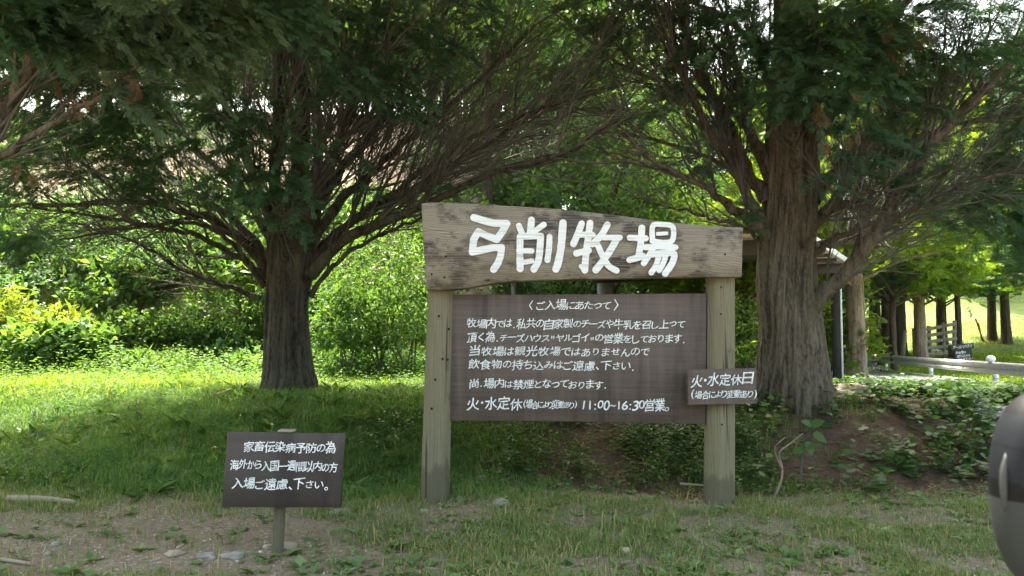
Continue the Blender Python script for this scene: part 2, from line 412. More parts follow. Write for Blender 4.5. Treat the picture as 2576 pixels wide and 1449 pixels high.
# road
am = N('asphalt'); n1 = am.noise(am.coord(), 120, 4, .7); n2 = am.noise(am.coord(), .8, 3)
am.col(am.ramp(am.mix(.5, n1, n2), [(.3, (.10, .105, .115)), (.7, (.19, .195, .205))])); am.bump(n1, .4, .004); ASPH = am.set(.85, .3)
ys = np.concatenate([np.arange(4, 60, .5), np.arange(60, 140, 4)])
rows = []
for f in np.linspace(-4.2, 0, 9): rows.append(np.stack([road_edge(ys) + f, ys, 0 * ys], -1))
V = np.stack(rows, 1); V[..., 2] = H(V[..., 0], V[..., 1]) + .022
m_, k_ = V.shape[:2]; ii = np.arange(m_ * k_).reshape(m_, k_)
tag(link('road', mesh_np('road', V.reshape(-1, 3), np.stack([ii[:-1, :-1], ii[:-1, 1:], ii[1:, 1:], ii[1:, :-1]], -1).reshape(-1, 4), ASPH, True)),
    'narrow grey asphalt lane running past the guard rail', kind='structure')
mb = MB()
for a, b in zip(np.arange(12, 30, 2.0), np.arange(13.99, 32, 2.0)):
    x0, x1 = road_edge(a), road_edge(b); z0 = float(H(x0 + .1, (a + b) / 2))
    M = Matrix.Translation((x0 + .09, a, z0)) @ Matrix.Rotation(-math.atan2(x1 - x0, b - a), 4, 'Z')
    mb.box((-.07, 0, -.15), (.07, 1.98, .07), M, .012)
tag(link('kerb', mb.me('kerb', paint('old_concrete', (.30, .29, .27), .9, (.20, .19, .17), ns=10))), 'low concrete kerb along the far side of the lane', kind='structure')

# ------------------------------------------------------------------ lettering
_fc = bpy.data.curves.new('lettering_source', 'FONT'); _fo = bpy.data.objects.new('lettering_source', _fc); COL.objects.link(_fo)
_gl = {}
def glyph(ch, bold):
    k = (ch, bold)
    if k not in _gl:
        _fc.body = ch; _fc.resolution_u = 3; bpy.context.view_layer.update()
        me = bpy.data.meshes.new_from_object(_fo.evaluated_get(bpy.context.evaluated_depsgraph_get()))
        V = np.array([v.co[:2] for v in me.vertices]).reshape(-1, 2); Fs = [list(p.vertices) for p in me.polygons]
        bpy.data.meshes.remove(me); _gl[k] = (V, Fs)
    return _gl[k]
def is_kana(ch): return '\u3040' <= ch <= '\u30ff'
def writing(lines, Y, name, parent, mat, bold=.012, seed=1):
    for q, l in enumerate(lines): write_line([l], Y, name, parent, mat, bold, seed + q)
def write_line(lines, Y, name, parent, mat, bold, seed):
    """lines: (text, x0, x1, y_centre_left, y_centre_right, char height) in photograph units on a board at depth Y"""
    rn = random.Random(seed); PV = []; PF = {}; n = 0; layer = 0
    for text, x0, x1, ya, yb, hgt in lines:
        adv = [(.45 if c in '.、。・:' else .6 if c.isascii() else .84 if is_kana(c) else 1.0) for c in text]
        tot = sum(adv); x = x0
        for ch, ad in zip(text, adv):
            wpx = (x1 - x0) * ad / tot; cx = x + wpx / 2; x += wpx
            V, Fs = glyph(ch, bold)
            if not len(V): continue
            lo, hi = V.min(0), V.max(0); ctr = (lo + hi) / 2
            if ch in '.、。・:~': ctr[1] = .38
            k = hgt * (.86 if is_kana(ch) else 1.0) * rn.uniform(.88, 1.12)
            ks = k
            if ch not in '.、。・:1~()〈〉"': ks = k * np.clip(wpx * .98 / (k * max(hi[0] - lo[0], .3)), .75, 1.15)
            U = V - ctr; a = rn.uniform(-.05, .05); U = np.stack([U[:, 0] * ks / k, U[:, 1]], -1)
            U[:, 1] += U[:, 0] * (.07 + a); U[:, 0] += U[:, 1] * (.10 + rn.uniform(-.07, .07))
            t = (cx - x0) / (x1 - x0)
            px = cx + U[:, 0] * k; py = ya + (yb - ya) * t - U[:, 1] * k + rn.uniform(-.07, .07) * hgt
            for ox, oy in ((0, 0), (1, .3), (-1, -.3), (.3, -1), (-.3, 1)):
                layer = (layer + 1) % 11
                PV.append(P(px + ox * bold * k, py + oy * bold * k, Y - .00025 * layer))
                for f in Fs: PF.setdefault(len(f), []).append([i + n for i in f])
                n += len(V)
    me = mesh_np(name, np.concatenate(PV), [np.array(f) for f in PF.values()], mat)
    return link(name, me, parent)

# ------------------------------------------------------------------ the big signboard
YS = 6.30
base = P(1450, 1255, YS); base[2] = float(H(base[0], YS))
sign = thing('signboard', base, 'large two post wooden farm signboard with carved white characters and brown notice panel', 'signboard')
def log_post(pxb, pyb, pxt, pyt, Y, r, mat, name, parent, sides=28, seed=0, sink=.3):
    a = P(pxb, pyb, Y); b = P(pxt, pyt, Y); d = nrm(b - a); a = a - d * sink
    n = 60; t = np.linspace(0, 1, n); pts = a[None] + (b - a)[None] * t[:, None]
    V, F = tube_np(pts, np.full(n, r), sides)
    V = V.reshape(n, sides, 3); ang = np.arange(sides) / sides * 2 * np.pi
    rr = 1 + .07 * fbm(np.cos(ang)[None] * 1.1 + 0 * t[:, None], np.sin(ang)[None] * 1.1 + 0 * t[:, None], t[:, None] * 3, seed, 3) + .012 * np.sin(ang * 9 + seed)[None]
    rr *= (1.04 - .08 * t)[:, None]
    crk = np.exp(-((np.angle(np.exp(1j * (ang[None] - 3.9 - .25 * np.sin(t[:, None] * 5 + seed))))) / .10) ** 2) * .05
    V = pts[:, None] + (V - pts[:, None]) * (rr - crk)[..., None]
    m = MB(); m.add(V.reshape(-1, 3), F); m.F[sides] = [np.array([[(n - 1) * sides + i for i in range(sides)]])]
    o = link(name, m.me(name, mat, True), parent); return o
p1 = log_post(1094, 1256, 1110, 716, YS + .06, .112, POSTM, 'post', sign, seed=2)
p2 = log_post(1809, 1260, 1812, 684, YS + .06, .119, POSTM, 'post', sign, seed=7)
def knots(spots, Y, r, parent, mat):
    for px, py in spots:
        c = P(px, py, Y); a = np.arange(10) / 10 * 2 * np.pi
        link('bolt_hole', mesh_np('bolt_hole', c + np.stack([np.cos(a) * r, 0 * a, np.sin(a) * r * 1.1], -1), [np.arange(10)[None]], mat), parent)
knots([(1104, 795), (1129, 828), (1126, 905), (1113, 903), (1095, 955), (1086, 1028)], YS - .062, .009, p1, CARBK)
knots([(1814, 722), (1816, 1068), (1813, 790)], YS - .068, .007, p2, CARBK)
# notice panel
def slab(pts, Y, th, name, parent, mat, bev=.006):
    """board whose front face has the given outline (photo units) at depth Y"""
    V = P([p[0] for p in pts], [p[1] for p in pts], Y); n = len(V); c = V.mean(0)
    inn = c + (V - c) * (1 - bev / np.linalg.norm(V - c, axis=1, keepdims=True)); 
    f2 = V + np.array([0, bev, 0]); bk = V + np.array([0, th, 0])
    A = np.concatenate([inn, f2, bk]); i = np.arange(n); j = (i + 1) % n
    m = MB(); m.add(A, np.concatenate([np.stack([i, j, j + n, i + n], -1), np.stack([i + n, j + n, j + 2 * n, i + 2 * n], -1)]))
    m.F[n] = [np.array([list(range(n))[::-1] , [2 * n + q for q in range(n)]])]
    me = m.me(name, mat)
    return link(name, me, parent)
pan = slab([(1132, 741), (1300, 741), (1500, 740), (1778, 738), (1777, 900), (1775, 1067), (1500, 1062), (1126, 1058), (1129, 900)], YS + .02, .03, 'notice_panel', sign, BROWN)
Z2 = lambda u, v: (1126.4 + u * .2666, 728 + v * .2666)
def ln(text, u0, u1, v0, v1, h): a = Z2(u0, v0); b = Z2(u1, v1); return (text, a[0], b[0], a[1], b[1], h * .2666)
writing([ln('〈ご入場にあたって〉', 735, 1640, 148, 150, 104),
         ln('牧場内では.私共の自家製のチーズや牛乳を召し上って', 180, 2240, 320, 334, 100),
         ln('頂く為.チーズハウス"ヤルゴイ"の営業をしております.', 182, 2250, 450, 470, 100),
         ln('当牧場は観光牧場ではありませんので', 200, 1910, 578, 595, 102),
         ln('飲食物の持ち込みはご遠慮、下さい.', 195, 1775, 708, 722, 102),
         ln('尚.場内は禁煙となっております.', 200, 1510, 885, 900, 102),
         ln('火・水定休', 180, 705, 1075, 1080, 128),
         ln('(場合により変動あり)', 708, 1225, 1085, 1092, 84),
         ln('11:00~16:30営業。', 1255, 2095, 1092, 1095, 118)], YS + .0165, 'lettering', pan, WHITE, .011, 3)
# closed-days plate nailed across the right post
plate = slab([(1728, 930), (1904, 926), (1906, 1016), (1730, 1019)], YS - .115, .035, 'notice_plate', sign, BROWN)
plate['label'] = 'small brown plate with closing days nailed across the right post'
writing([('火・水定休日', 1739, 1896, 958, 952, 33), ('(場合により変動あり)', 1737, 1906, 993, 991, 24)], YS - .119, 'lettering', plate, WHITE, .012, 5)
# carved name board
top = [(1060, 511), (1085, 508), (1150, 510), (1220, 514), (1310, 519), (1400, 525), (1490, 534), (1560, 542), (1620, 550), (1690, 559), (1760, 566), (1820, 570), (1870, 572)]
bot = [(1869, 612), (1868, 655), (1867, 696), (1780, 697), (1690, 698), (1600, 700), (1500, 702), (1400, 704), (1330, 706), (1270, 709), (1225, 715), (1190, 722), (1160, 727), (1120, 729), (1072, 729), (1068, 665), (1063, 590)]
nb = slab(top + bot, YS - .13, .13, 'name_board', sign, WOODN, .012)
Z1 = lambda u, v: (1044 + u * .3306, 494.5 + v * .3306)
STR = [  # four carved characters, stroke by stroke: points, stroke width
 ([(447, 160), (520, 182), (600, 203), (698, 206), (664, 268), (622, 326), (550, 300), (482, 266), (447, 325), (436, 422), (530, 402), (600, 388), (658, 388), (652, 450), (632, 505), (598, 555)], 47),
 ([(790, 222), (812, 275)], 42), ([(886, 178), (876, 290)], 46), ([(980, 214), (912, 262)], 38),
 ([(800, 308), (798, 420), (800, 548)], 46), ([(800, 303), (880, 300), (958, 300)], 44), ([(956, 306), (950, 400), (938, 490), (905, 552)], 46),
 ([(812, 412), (888, 414)], 36), ([(812, 502), (888, 490)], 34),
 ([(1024, 304), (1020, 390), (1008, 482)], 40), ([(1126, 200), (1112, 380), (1090, 500), (1072, 552)], 50),
 ([(1268, 206), (1240, 280), (1206, 360)], 44), ([(1234, 288), (1352, 292)], 40), ([(1332, 202), (1316, 330), (1300, 450), (1292, 560)], 46), ([(1262, 530), (1290, 562)], 28),
 ([(1228, 432), (1322, 410)], 42),
 ([(1464, 214), (1420, 290), (1352, 362)], 44), ([(1408, 312), (1500, 312), (1560, 312)], 36), ([(1536, 322), (1486, 410), (1430, 490), (1376, 558)], 46), ([(1390, 368), (1432, 462), (1476, 530), (1534, 564)], 40),
 ([(1726, 238), (1718, 350), (1700, 462)], 44), ([(1634, 314), (1756, 318)], 42), ([(1632, 482), (1736, 454)], 42),
 ([(1806, 334), (1810, 222), (1880, 212), (1950, 222), (1968, 262), (1956, 336), (1890, 350), (1806, 338)], 36), ([(1846, 284), (1914, 280)], 24),
 ([(1752, 386), (1870, 380), (1984, 386)], 38), ([(1812, 392), (1780, 450), (1740, 508)], 40), ([(1800, 438), (1890, 432), (1968, 432), (1960, 500), (1904, 586)], 44),
 ([(1858, 442), (1836, 520), (1798, 578)], 38), ([(1910, 444), (1888, 510), (1858, 562)], 36)]
RIM = paint('carved_edge_shade', (.20, .16, .10), .9, (.09, .07, .045))  # wood-tan carved edge, darkened to stand in for shade in the groove
rn = random.Random(5)
def strokes(grow, y0, name, mat):
    PV, PF, n, q = [], {}, 0, 0
    for pts, wd in STR:
        pts = np.array([Z1(*p) for p in pts]); r0 = wd * .3306 / 2 * 1.14
        if len(pts) > 2:
            sm = spline(np.c_[pts, 0 * pts[:, 0]], 4 * len(pts))[:, :2]
            pts = pts * 1.0 if len(pts) > 8 else sm
        ws_ = r0 * np.array([rn.uniform(.95, 1.06) for _ in pts]) + grow
        for k in range(len(pts) - 1):
            p, q_ = pts[k], pts[k + 1]; d = (q_ - p) / (np.linalg.norm(q_ - p) + 1e-9); ang = math.atan2(d[1], d[0])
            a1 = ang + np.linspace(-math.pi / 2, math.pi / 2, 9); a0 = a1 + math.pi
            A = np.concatenate([q_ + ws_[k + 1] * np.stack([np.cos(a1), np.sin(a1)], -1), p + ws_[k] * np.stack([np.cos(a0), np.sin(a0)], -1)])
            q += 1; PV.append(P(A[:, 0], A[:, 1], y0 - .00006 * q)); PF.setdefault(18, []).append([n + i for i in range(18)][::-1]); n += 18
    link(name, mesh_np(name, np.concatenate(PV), [np.array(f) for f in PF.values()], mat), nb)
strokes(0, YS - .1385, 'carved_lettering', CARVE)
strokes(.8, YS - .1310, 'carved_rim_shade', RIM)
knots([(1122, 645), (1086, 690), (1824, 640), (1118, 698)], YS - .1325, .008, nb, CARBK)

# ------------------------------------------------------------------ small warning sign, left
YW = 4.72
b0 = P(698, 1385, YW)
ws = thing('warning_sign', (b0[0], YW, float(H(b0[0], YW))), 'small dark brown notice with white writing on a short stake beside the track', 'sign')
pw = slab([(572, 1087), (868, 1091), (866, 1120), (857, 1277), (557, 1276)], YW, .022, 'panel', ws, BROWN2)
Z3 = lambda u, v: (549.5 + u * .237, 1064.6 + v * .237)
def l3(t, u0, u1, v0, v1, h): a = Z3(u0, v0); b = Z3(u1, v1); return (t, a[0], b[0], a[1], b[1], h * .237)
writing([l3('家畜伝染病予防の為', 270, 1245, 245, 265, 128), l3('海外から入国一週間以内の方', 125, 1265, 435, 470, 122),
         l3('入場ご遠慮、下さい。', 145, 1175, 640, 655, 122)], YW - .004, 'lettering', pw, WHITE, .014, 8)
log_post(698, 1386, 716, 1093, YW + .085, .034, POSTG, 'stake', ws, 16, 3, .2)
m = MB(); a = P(700, 1086, YW); m.box(a + [-.004, -.004, -.004], a + [.09, .07, .010], None, .003)
link('bracket', m.me('bracket', LOG), ws)

# ------------------------------------------------------------------ wing mirror of the car the photograph was taken from
mc = P(2662, 1240, 1.0)
wm = thing('wing_mirror', mc, 'blurred dark grey car wing mirror with lower half toned lighter for glare at the edge of view', 'wing mirror')
nu, nv = 96, 160
uu, vv = np.meshgrid(np.linspace(0, 2 * np.pi, nu, endpoint=False), np.linspace(-np.pi / 2, np.pi / 2, nv))
sp = lambda a, e: np.sign(a) * np.abs(a) ** e
SX = .076 * sp(np.cos(vv), .75) * sp(np.cos(uu), .8); SY = .055 * sp(np.cos(vv), .75) * sp(np.sin(uu), .8); SZ = .128 * sp(np.sin(vv), .85)
S = np.stack([SX, SY, SZ], -1).reshape(-1, 3)
ix = np.arange(nu * nv).reshape(nv, nu); jx = np.roll(ix, -1, 1)
FF = np.stack([ix[:-1], jx[:-1], jx[1:], ix[1:]], -1).reshape(-1, 4)
ctr = S[FF].mean(1); q = ctr[:, 2] + .28 * ctr[:, 0]
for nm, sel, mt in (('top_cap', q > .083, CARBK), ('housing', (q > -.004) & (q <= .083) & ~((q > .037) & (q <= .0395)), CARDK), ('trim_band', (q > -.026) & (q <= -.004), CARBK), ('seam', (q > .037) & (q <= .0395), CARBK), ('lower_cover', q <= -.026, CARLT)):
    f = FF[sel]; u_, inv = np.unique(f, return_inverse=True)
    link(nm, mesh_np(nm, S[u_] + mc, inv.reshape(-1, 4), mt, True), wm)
m = MB(); m.tube(spline([mc + [-.0735, -.012, -.020], mc + [-.0765, -.014, .005], mc + [-.0755, -.014, .028], mc + [-.070, -.012, .050]], 10), [.002, .003, .004, .0045, .0045, .0045, .0045, .004, .003, .002], 10)
link('indicator_lens', m.me('indicator_lens', CARLN, True), wm)
m = MB(); m.tube([mc + [.06, 0, -.06], mc + [.14, .01, -.09], mc + [.25, .0, -.11]], [.03, .026, .035], 12)
link('arm', m.me('arm', CARBK, True), wm)

# ------------------------------------------------------------------ carport behind the sign
CX, CY = 6.95, 16.3; CA = Matrix.Translation((CX, CY, 0)) @ Matrix.Rotation(R(-32), 4, 'Z')
zc = float(H(CX, CY))
cp = thing('carport', (CX - 1.2, CY - .5, zc), 'brown steel carport with a flat boarded roof partly hidden behind the signboard and thick trunk', 'carport')
RM = CA @ Matrix.Rotation(R(-1.2), 4, 'X')
def cbox(name, lo, hi, mat, M=CA, bev=.006): m = MB(); m.box(lo, hi, M, bev); return link(name, m.me(name, mat), cp)
for lx, ly, w_, mt in ((-.18, -.25, .085, STEELD), (-5.5, -4.2, .06, STEELD), (-5.5, -.25, .07, STEELG), (-.18, -4.2, .085, STEELD)):
    cbox('post', (lx - w_, ly - w_, zc - .5), (lx + w_, ly + w_, 2.72), mt)
cbox('downpipe', (-.09, -.36, zc - .2), (-.055, -.325, 2.78), WHITEM)
cbox('beam', (-5.7, -.34, 2.725), (-.02, -.17, 2.93), STEELD)
cbox('beam', (-5.7, -4.30, 2.74), (-.02, -4.12, 3.0), STEELD)
for yy, dd in ((-1.05, .07), (-1.75, .06), (-2.45, .12), (-3.15, .06), (-3.75, .06)): cbox('purlin', (-5.7, yy, 2.955 - dd), (-.03, yy + .06, 2.952), STEELD, RM)
cbox('roof_board', (-5.75, -4.6, 2.956), (-.0, .0, 2.975), ROOFU, RM)
cbox('roof', (-5.8, -4.65, 2.978), (.02, .04, 3.01), STEELG, RM)
cbox('fascia', (.023, -4.66, 2.93), (.055, .05, 3.04), WHITEM, RM)

# ------------------------------------------------------------------ guard rail
pr = lambda y: road_edge(y) + .28
gr = thing('guard_rail', (pr(18), 18, float(H(pr(18), 18))), 'galvanised steel guard rail on white posts along the far side of the lane', 'guard rail')
ys = np.linspace(8.0, 27.2, 40); zr = H(pr(ys), ys * 0 + ys)
zr = np.linspace(zr[0], zr[-1], 40)
prof = np.array([(0, -.17), (.02, -.165), (.06, -.12), (.06, -.06), (.02, -.03), (.02, .03), (.06, .06), (.06, .12), (.02, .165), (0, .17)])
V = np.stack([np.stack([pr(ys) - .10 - a, ys, zr + .42 + b * .8], -1) for a, b in prof] + [np.stack([pr(ys) - .10 - a + .006, ys, zr + .42 + b * .785], -1) for a, b in prof[::-1]], 1)
k_ = V.shape[1]; ii = np.arange(V.shape[0] * k_).reshape(-1, k_); jj = np.roll(ii, -1, 1)
link('rail', mesh_np('rail', V.reshape(-1, 3), np.stack([ii[:-1], jj[:-1], jj[1:], ii[1:]], -1).reshape(-1, 4), GALV, True), gr)
m = MB(); e = np.array([pr(27.2) - .10, 27.2, zr[-1] + .42])
ang = np.linspace(0, np.pi, 9); A = np.stack([e[0] - .05 + .09 * np.cos(ang), e[1] + .22 * np.sin(ang), 0 * ang], -1)
Vt = np.concatenate([A + [0, 0, e[2] - .125], A + [0, 0, e[2] + .125]]); i = np.arange(8)
m.add(Vt, np.stack([i, i + 1, i + 10, i + 9], -1)); link('end_terminal', m.me('end_terminal', GALV, True), gr)
for y in (10.2, 14.1, 18.0, 22.0, 26.0):
    x = pr(y); z = float(H(x, y)); m = MB()
    m.tube([(x + .0, y, z - .3), (x, y, z + .48)], [.055, .055], 14); po = link('post', m.me('post', WHITEM, True), gr)
    m = MB(); m.tube([(x, y, z + .12), (x, y, z + .14)], [.058, .058], 14); link('band', m.me('band', STEELG, True), po)
x, y = pr(18.0) - .1, 18.0; z = float(zr[np.argmin(abs(ys - 18))]) + .42 + .20
uu, vv = np.meshgrid(np.linspace(0, 2 * np.pi, 16, endpoint=False), np.linspace(-np.pi / 2, np.pi / 2, 9))
Sb = np.stack([np.cos(uu) * np.cos(vv) * .10, np.sin(uu) * np.cos(vv) * .10, np.sin(vv) * .085], -1).reshape(-1, 3)
ix = np.arange(16 * 9).reshape(9, 16); jx = np.roll(ix, -1, 1); FB = np.stack([ix[:-1], jx[:-1], jx[1:], ix[1:]], -1).reshape(-1, 4)
link('reflector_cap', mesh_np('reflector_cap', Sb + [x, y, z], FB, paint('shiny_white_cap', (.8, .82, .86), .15, (.75, .78, .85)), True), gr)

# small signs by the lane
def little_sign(px, py, Y, wpx, hpx, tilt, label, lines, post=True, extra=None, th=.02):
    c_ = P(px, py, Y); z = float(H(c_[0], Y))
    t = thing('lane_sign', (c_[0], Y, z), label, 'sign')
    def q(dx, dy): a = R(tilt); return (px + dx * math.cos(a) - dy * math.sin(a), py + dx * math.sin(a) + dy * math.cos(a))
    o = slab([q(-wpx / 2, -hpx / 2), q(wpx / 2, -hpx / 2), q(wpx / 2, hpx / 2), q(-wpx / 2, hpx / 2)], Y, th, 'panel', t, BROWN2, .004)
    ls = []
    for tx, dx, dy, wd, hh in lines:
        a = q(dx - wd / 2, dy); b = q(dx + wd / 2, dy); ls.append((tx, a[0], b[0], a[1], b[1], hh))
    writing(ls, Y - .004, 'lettering', o, WHITE, .02, 4)
    if extra:
        dx, dy, w2, h2, tl, tx = extra
        a = R(tl); cx, cy = q(dx, dy); r_ = lambda u, v: (cx + u * math.cos(a) - v * math.sin(a), cy + u * math.sin(a) + v * math.cos(a))
        o2 = slab([r_(-w2 / 2, -h2 / 2), r_(w2 / 2, -h2 / 2), r_(w2 / 2, h2 / 2), r_(-w2 / 2, h2 / 2)], Y - .03, th, 'header_board', t, BROWN2, .004)
        A, B = r_(-w2 * .42, 0), r_(w2 * .42, 0)
        writing([(tx, A[0], B[0], A[1], B[1], h2 * .75)], Y - .034, 'lettering', o2, WHITE, .02, 6)
    m = MB(); m.tube([(c_[0], Y + .05, z - .2), (c_[0], Y + .05, c_[2])], [.03, .03], 8); link('stake', m.me('stake', OLDW, True), t)
little_sign(2197, 926, 25.5, 40, 36, -3, 'small dark brown private parking notice at the near end of the guard rail', [('ここは、', 2, -10, 22, 10), ('個人の駐車場', 0, 0, 36, 10), ('です', 8, 10, 14, 10)])
little_sign(2424, 894, 29.0, 44, 30, -6, 'tilted double board sign with white writing on the lawn behind the guard rail', [('飲食物の', -6, -8, 26, 8), ('持ち込みは', 0, 1, 34, 8), ('ご遠慮下さい', 2, 10, 40, 8)], extra=(0, -22, 58, 14, -5, 'チーズハウスで'))
# short stump post
c_ = P(2397, 880, 29.5); z = float(H(c_[0], 29.5)); m = MB(); m.tube([(c_[0], 29.5, z - .2), (c_[0], 29.5, z + .75), (c_[0], 29.5, z + .78)], [.16, .16, .13], 14)
tag(link('bollard_post', m.me('bollard_post', POSTG, True)), 'short pale wooden post left of the tilted board sign', 'post')
# rusty pipes leaning on the far slope
for (a, b, lab) in (((2474, 846), (2454, 802), 'longer rusty red pole leaning on the far grass slope'), ((2471, 842), (2461, 812), 'shorter rusty red pole leaning beside a longer one on the grass')):
    y = 46.0; A, B = P(*a, y), P(*b, y - .3); A[2] = float(H(A[0], y)) - .1; m = MB(); m.tube([A, B], [.05, .045], 8)
    tag(link('leaning_pole', m.me('leaning_pole', REDP, True)), lab, 'pole')

# wooden fence under the far trees
YF = 36.0
fa, fb = P(2268, 880, YF + 1), P(2402, 870, YF); fz = lambda x: float(H(x, YF))
fe = thing('wooden_fence', ((fa[0] + fb[0]) / 2, YF, fz(fb[0])), 'old grey plank fence under the far cypress trees', 'fence')
px_ = [2268, 2302, 2340, 2375, 2398]
pts = []
for k, px in enumerate(px_):
    x = P(px, 870, YF)[0]; z = fz(x); lean = (-.35 if k == 0 else .08 if k < 4 else -.2); m = MB()
    hgt_ = 1.25 + .12 * k
    m.tube([(x, YF + .0, z - .3), (x + lean * -.5, YF, z + hgt_)], [.09, .085], 10); link('post', m.me('post', OLDW, True), fe); pts.append((x, z, hgt_))
for r_ in range(5):
    for k in range(1, 4):
        (xa, za, ha), (xb, zb, hb) = pts[k], pts[k + 1]; f = .12 + r_ * .195
        m = MB(); A = np.array([xa - .12, YF - .10 - .012 * (k % 2), za + f * ha]); B = np.array([xb + .12, YF - .10 - .012 * (k % 2), zb + f * hb + .03])
        M = Matrix.Translation((A + B) / 2) @ Matrix.Rotation(-math.atan2(B[2] - A[2], B[0] - A[0]), 4, 'Y')
        h_ = np.linalg.norm(B - A) / 2; m.box((-h_, -.02, -.075), (h_, .02, .075), M, .008); link('rail', m.me('rail', OLDW), fe)

# ------------------------------------------------------------------ foliage generators
def frond_proto(pairs, wid, sub=True):
    """flat scale-leaf spray along +X, unit length, normal +Z"""
    V, Fq = [], []
    def kite(o, d, l, wd, dz=0):
        n_ = np.array([-d[1], d[0], 0]); o = np.asarray(o); e = o + d * l + np.array([0, 0, dz]); mid = o + d * l * .45
        k = len(V); V.extend([o, mid + n_ * wd, e, mid - n_ * wd]); Fq.append([k, k + 1, k + 2, k + 3])
    kite((0, 0, 0), np.array([1., 0, 0]), 1.0, wid * .45)
    for q in range(pairs):
        t = .12 + .8 * q / pairs; l = (.50 * math.sin(math.pi * (.22 + .70 * q / pairs)))
        for s_ in (-1, 1):
            a = s_ * (.75 + .1 * math.sin(q * 3.1)); d = np.array([math.cos(a), math.sin(a), 0]); o = np.array([t + .03 * s_, 0, 0])
            kite(o, d, l, wid, -.07 * l)
            if sub:
                for sb in (-1, 1):
                    a2 = a + sb * .6; kite(o + d * l * .42, np.array([math.cos(a2), math.sin(a2), 0]), l * .52, wid * .8, -.05 * l)
    return np.array(V), np.array(Fq)
FR_FULL = frond_proto(6, .036, True); FR_MID = frond_proto(6, .055, False); FR_LOW = frond_proto(2, .16, False)
def place(proto, O, D, Nn, S):
    """copies of a flat proto: origins O, directions D, normals N, sizes S"""
    PVv, PFf = proto; D = nrm(D); B = nrm(np.cross(Nn, D)); Nz = np.cross(D, B)
    V = O[:, None] + S[:, None, None] * (PVv[None, :, 0:1] * D[:, None] + PVv[None, :, 1:2] * B[:, None] + PVv[None, :, 2:3] * Nz[:, None])
    F = PFf[None] + (np.arange(len(O)) * len(PVv))[:, None, None]
    return V.reshape(-1, 3), F.reshape(-1, PFf.shape[1])
def rnd(n, k=3): return RS.normal(size=(n, k))
class Acc:
    def __init__(s): s.V = []; s.F = []; s.n = 0
    def add(s, V, F): s.V.append(V); s.F.append(F + s.n); s.n += len(V)
    def me(s, name, mat, smooth=False):
        g = {}
        for f in s.F: g.setdefault(f.shape[1], []).append(f)
        return mesh_np(name, np.concatenate(s.V), [np.concatenate(f) for f in g.values()], mat, smooth)
def sprays(acc, C, outd, n_f, length, fsize, proto, droop=.35):
    """branchlets at C (M,3) heading outd, each carrying n_f fronds in a drooping flat layer"""
    M = len(C); outd = nrm(outd); up = np.array([0, 0, 1.])
    nn = nrm(up + .45 * rnd(M)); side = nrm(np.cross(nn, outd))
    t = (np.arange(n_f) + .5) / n_f; sgn = np.where(np.arange(n_f) % 2 == 0, 1., -1.)
    O = C[:, None] + outd[:, None] * (t * length)[None, :, None] - up * (droop * length * t ** 2)[None, :, None]
    a = (.9 - .75 * t) * sgn
    D = outd[:, None] * np.cos(a)[None, :, None] + side[:, None] * np.sin(a)[None, :, None] - up * (droop * (.5 + t))[None, :, None] + .22 * RS.normal(size=(M, n_f, 3))
    NN = nn[:, None] + .3 * RS.normal(size=(M, n_f, 3))
    S = fsize * (1.1 - .35 * t)[None] * RS.uniform(.7, 1.25, (M, n_f))
    acc.add(*place(proto, O.reshape(-1, 3), D.reshape(-1, 3), NN.reshape(-1, 3), S.reshape(-1)))

def branches_from(limbs, n_per_m, len_rng, ang, up, r0, S, rng_t=(.15, 1.0), curl=.12):
    """limbs: list of (pts, radii). returns paths (M,S,3), radii (M,S)"""
    PB, DB, RB, LB = [], [], [], []
    for pts, rad in limbs:
        seg = np.linalg.norm(np.diff(pts, axis=0), axis=1); Lt = seg.sum(); cum = np.concatenate([[0], np.cumsum(seg)]) / Lt
        n = max(1, int(round(Lt * n_per_m * RS.uniform(.8, 1.2))))
        t = RS.uniform(*rng_t, n); T = nrm(np.gradient(pts, axis=0))
        pos = np.stack([np.interp(t, cum, pts[:, c]) for c in range(3)], -1); tg = np.stack([np.interp(t, cum, T[:, c]) for c in range(3)], -1)
        PB.append(pos); DB.append(tg); RB.append(np.interp(t, cum, rad)); LB.append(RS.uniform(*len_rng, n) * (1.15 - .6 * t) * min(1.6, max(.5, Lt / 3)))
    p, d, rr, ll = np.concatenate(PB), nrm(np.concatenate(DB)), np.concatenate(RB), np.concatenate(LB)
    n = len(p); a = RS.uniform(ang[0], ang[1], n)[:, None]
    perp = nrm(np.cross(d, rnd(n))); dd = nrm(d * np.cos(a) + perp * np.sin(a) + np.array([0, 0, up])[None] * RS.uniform(.3, 1.2, n)[:, None])
    s = np.linspace(0, 1, S)[None, :, None]
    bend = nrm(np.cross(dd, rnd(n))) * RS.uniform(-curl, curl, n)[:, None] + np.array([0, 0, up * .5])
    paths = p[:, None] + dd[:, None] * s * ll[:, None, None] + bend[:, None] * (s ** 2) * ll[:, None, None]
    paths[:, 1:-1] += RS.normal(size=(n, S - 2, 3)) * (.008 * ll)[:, None, None]
    r = np.minimum(r0, rr * .6)[:, None] * (1 - .75 * np.linspace(0, 1, S))[None]
    return paths, r
def as_limbs(paths, radii): return [(paths[i], radii[i]) for i in range(len(paths))]

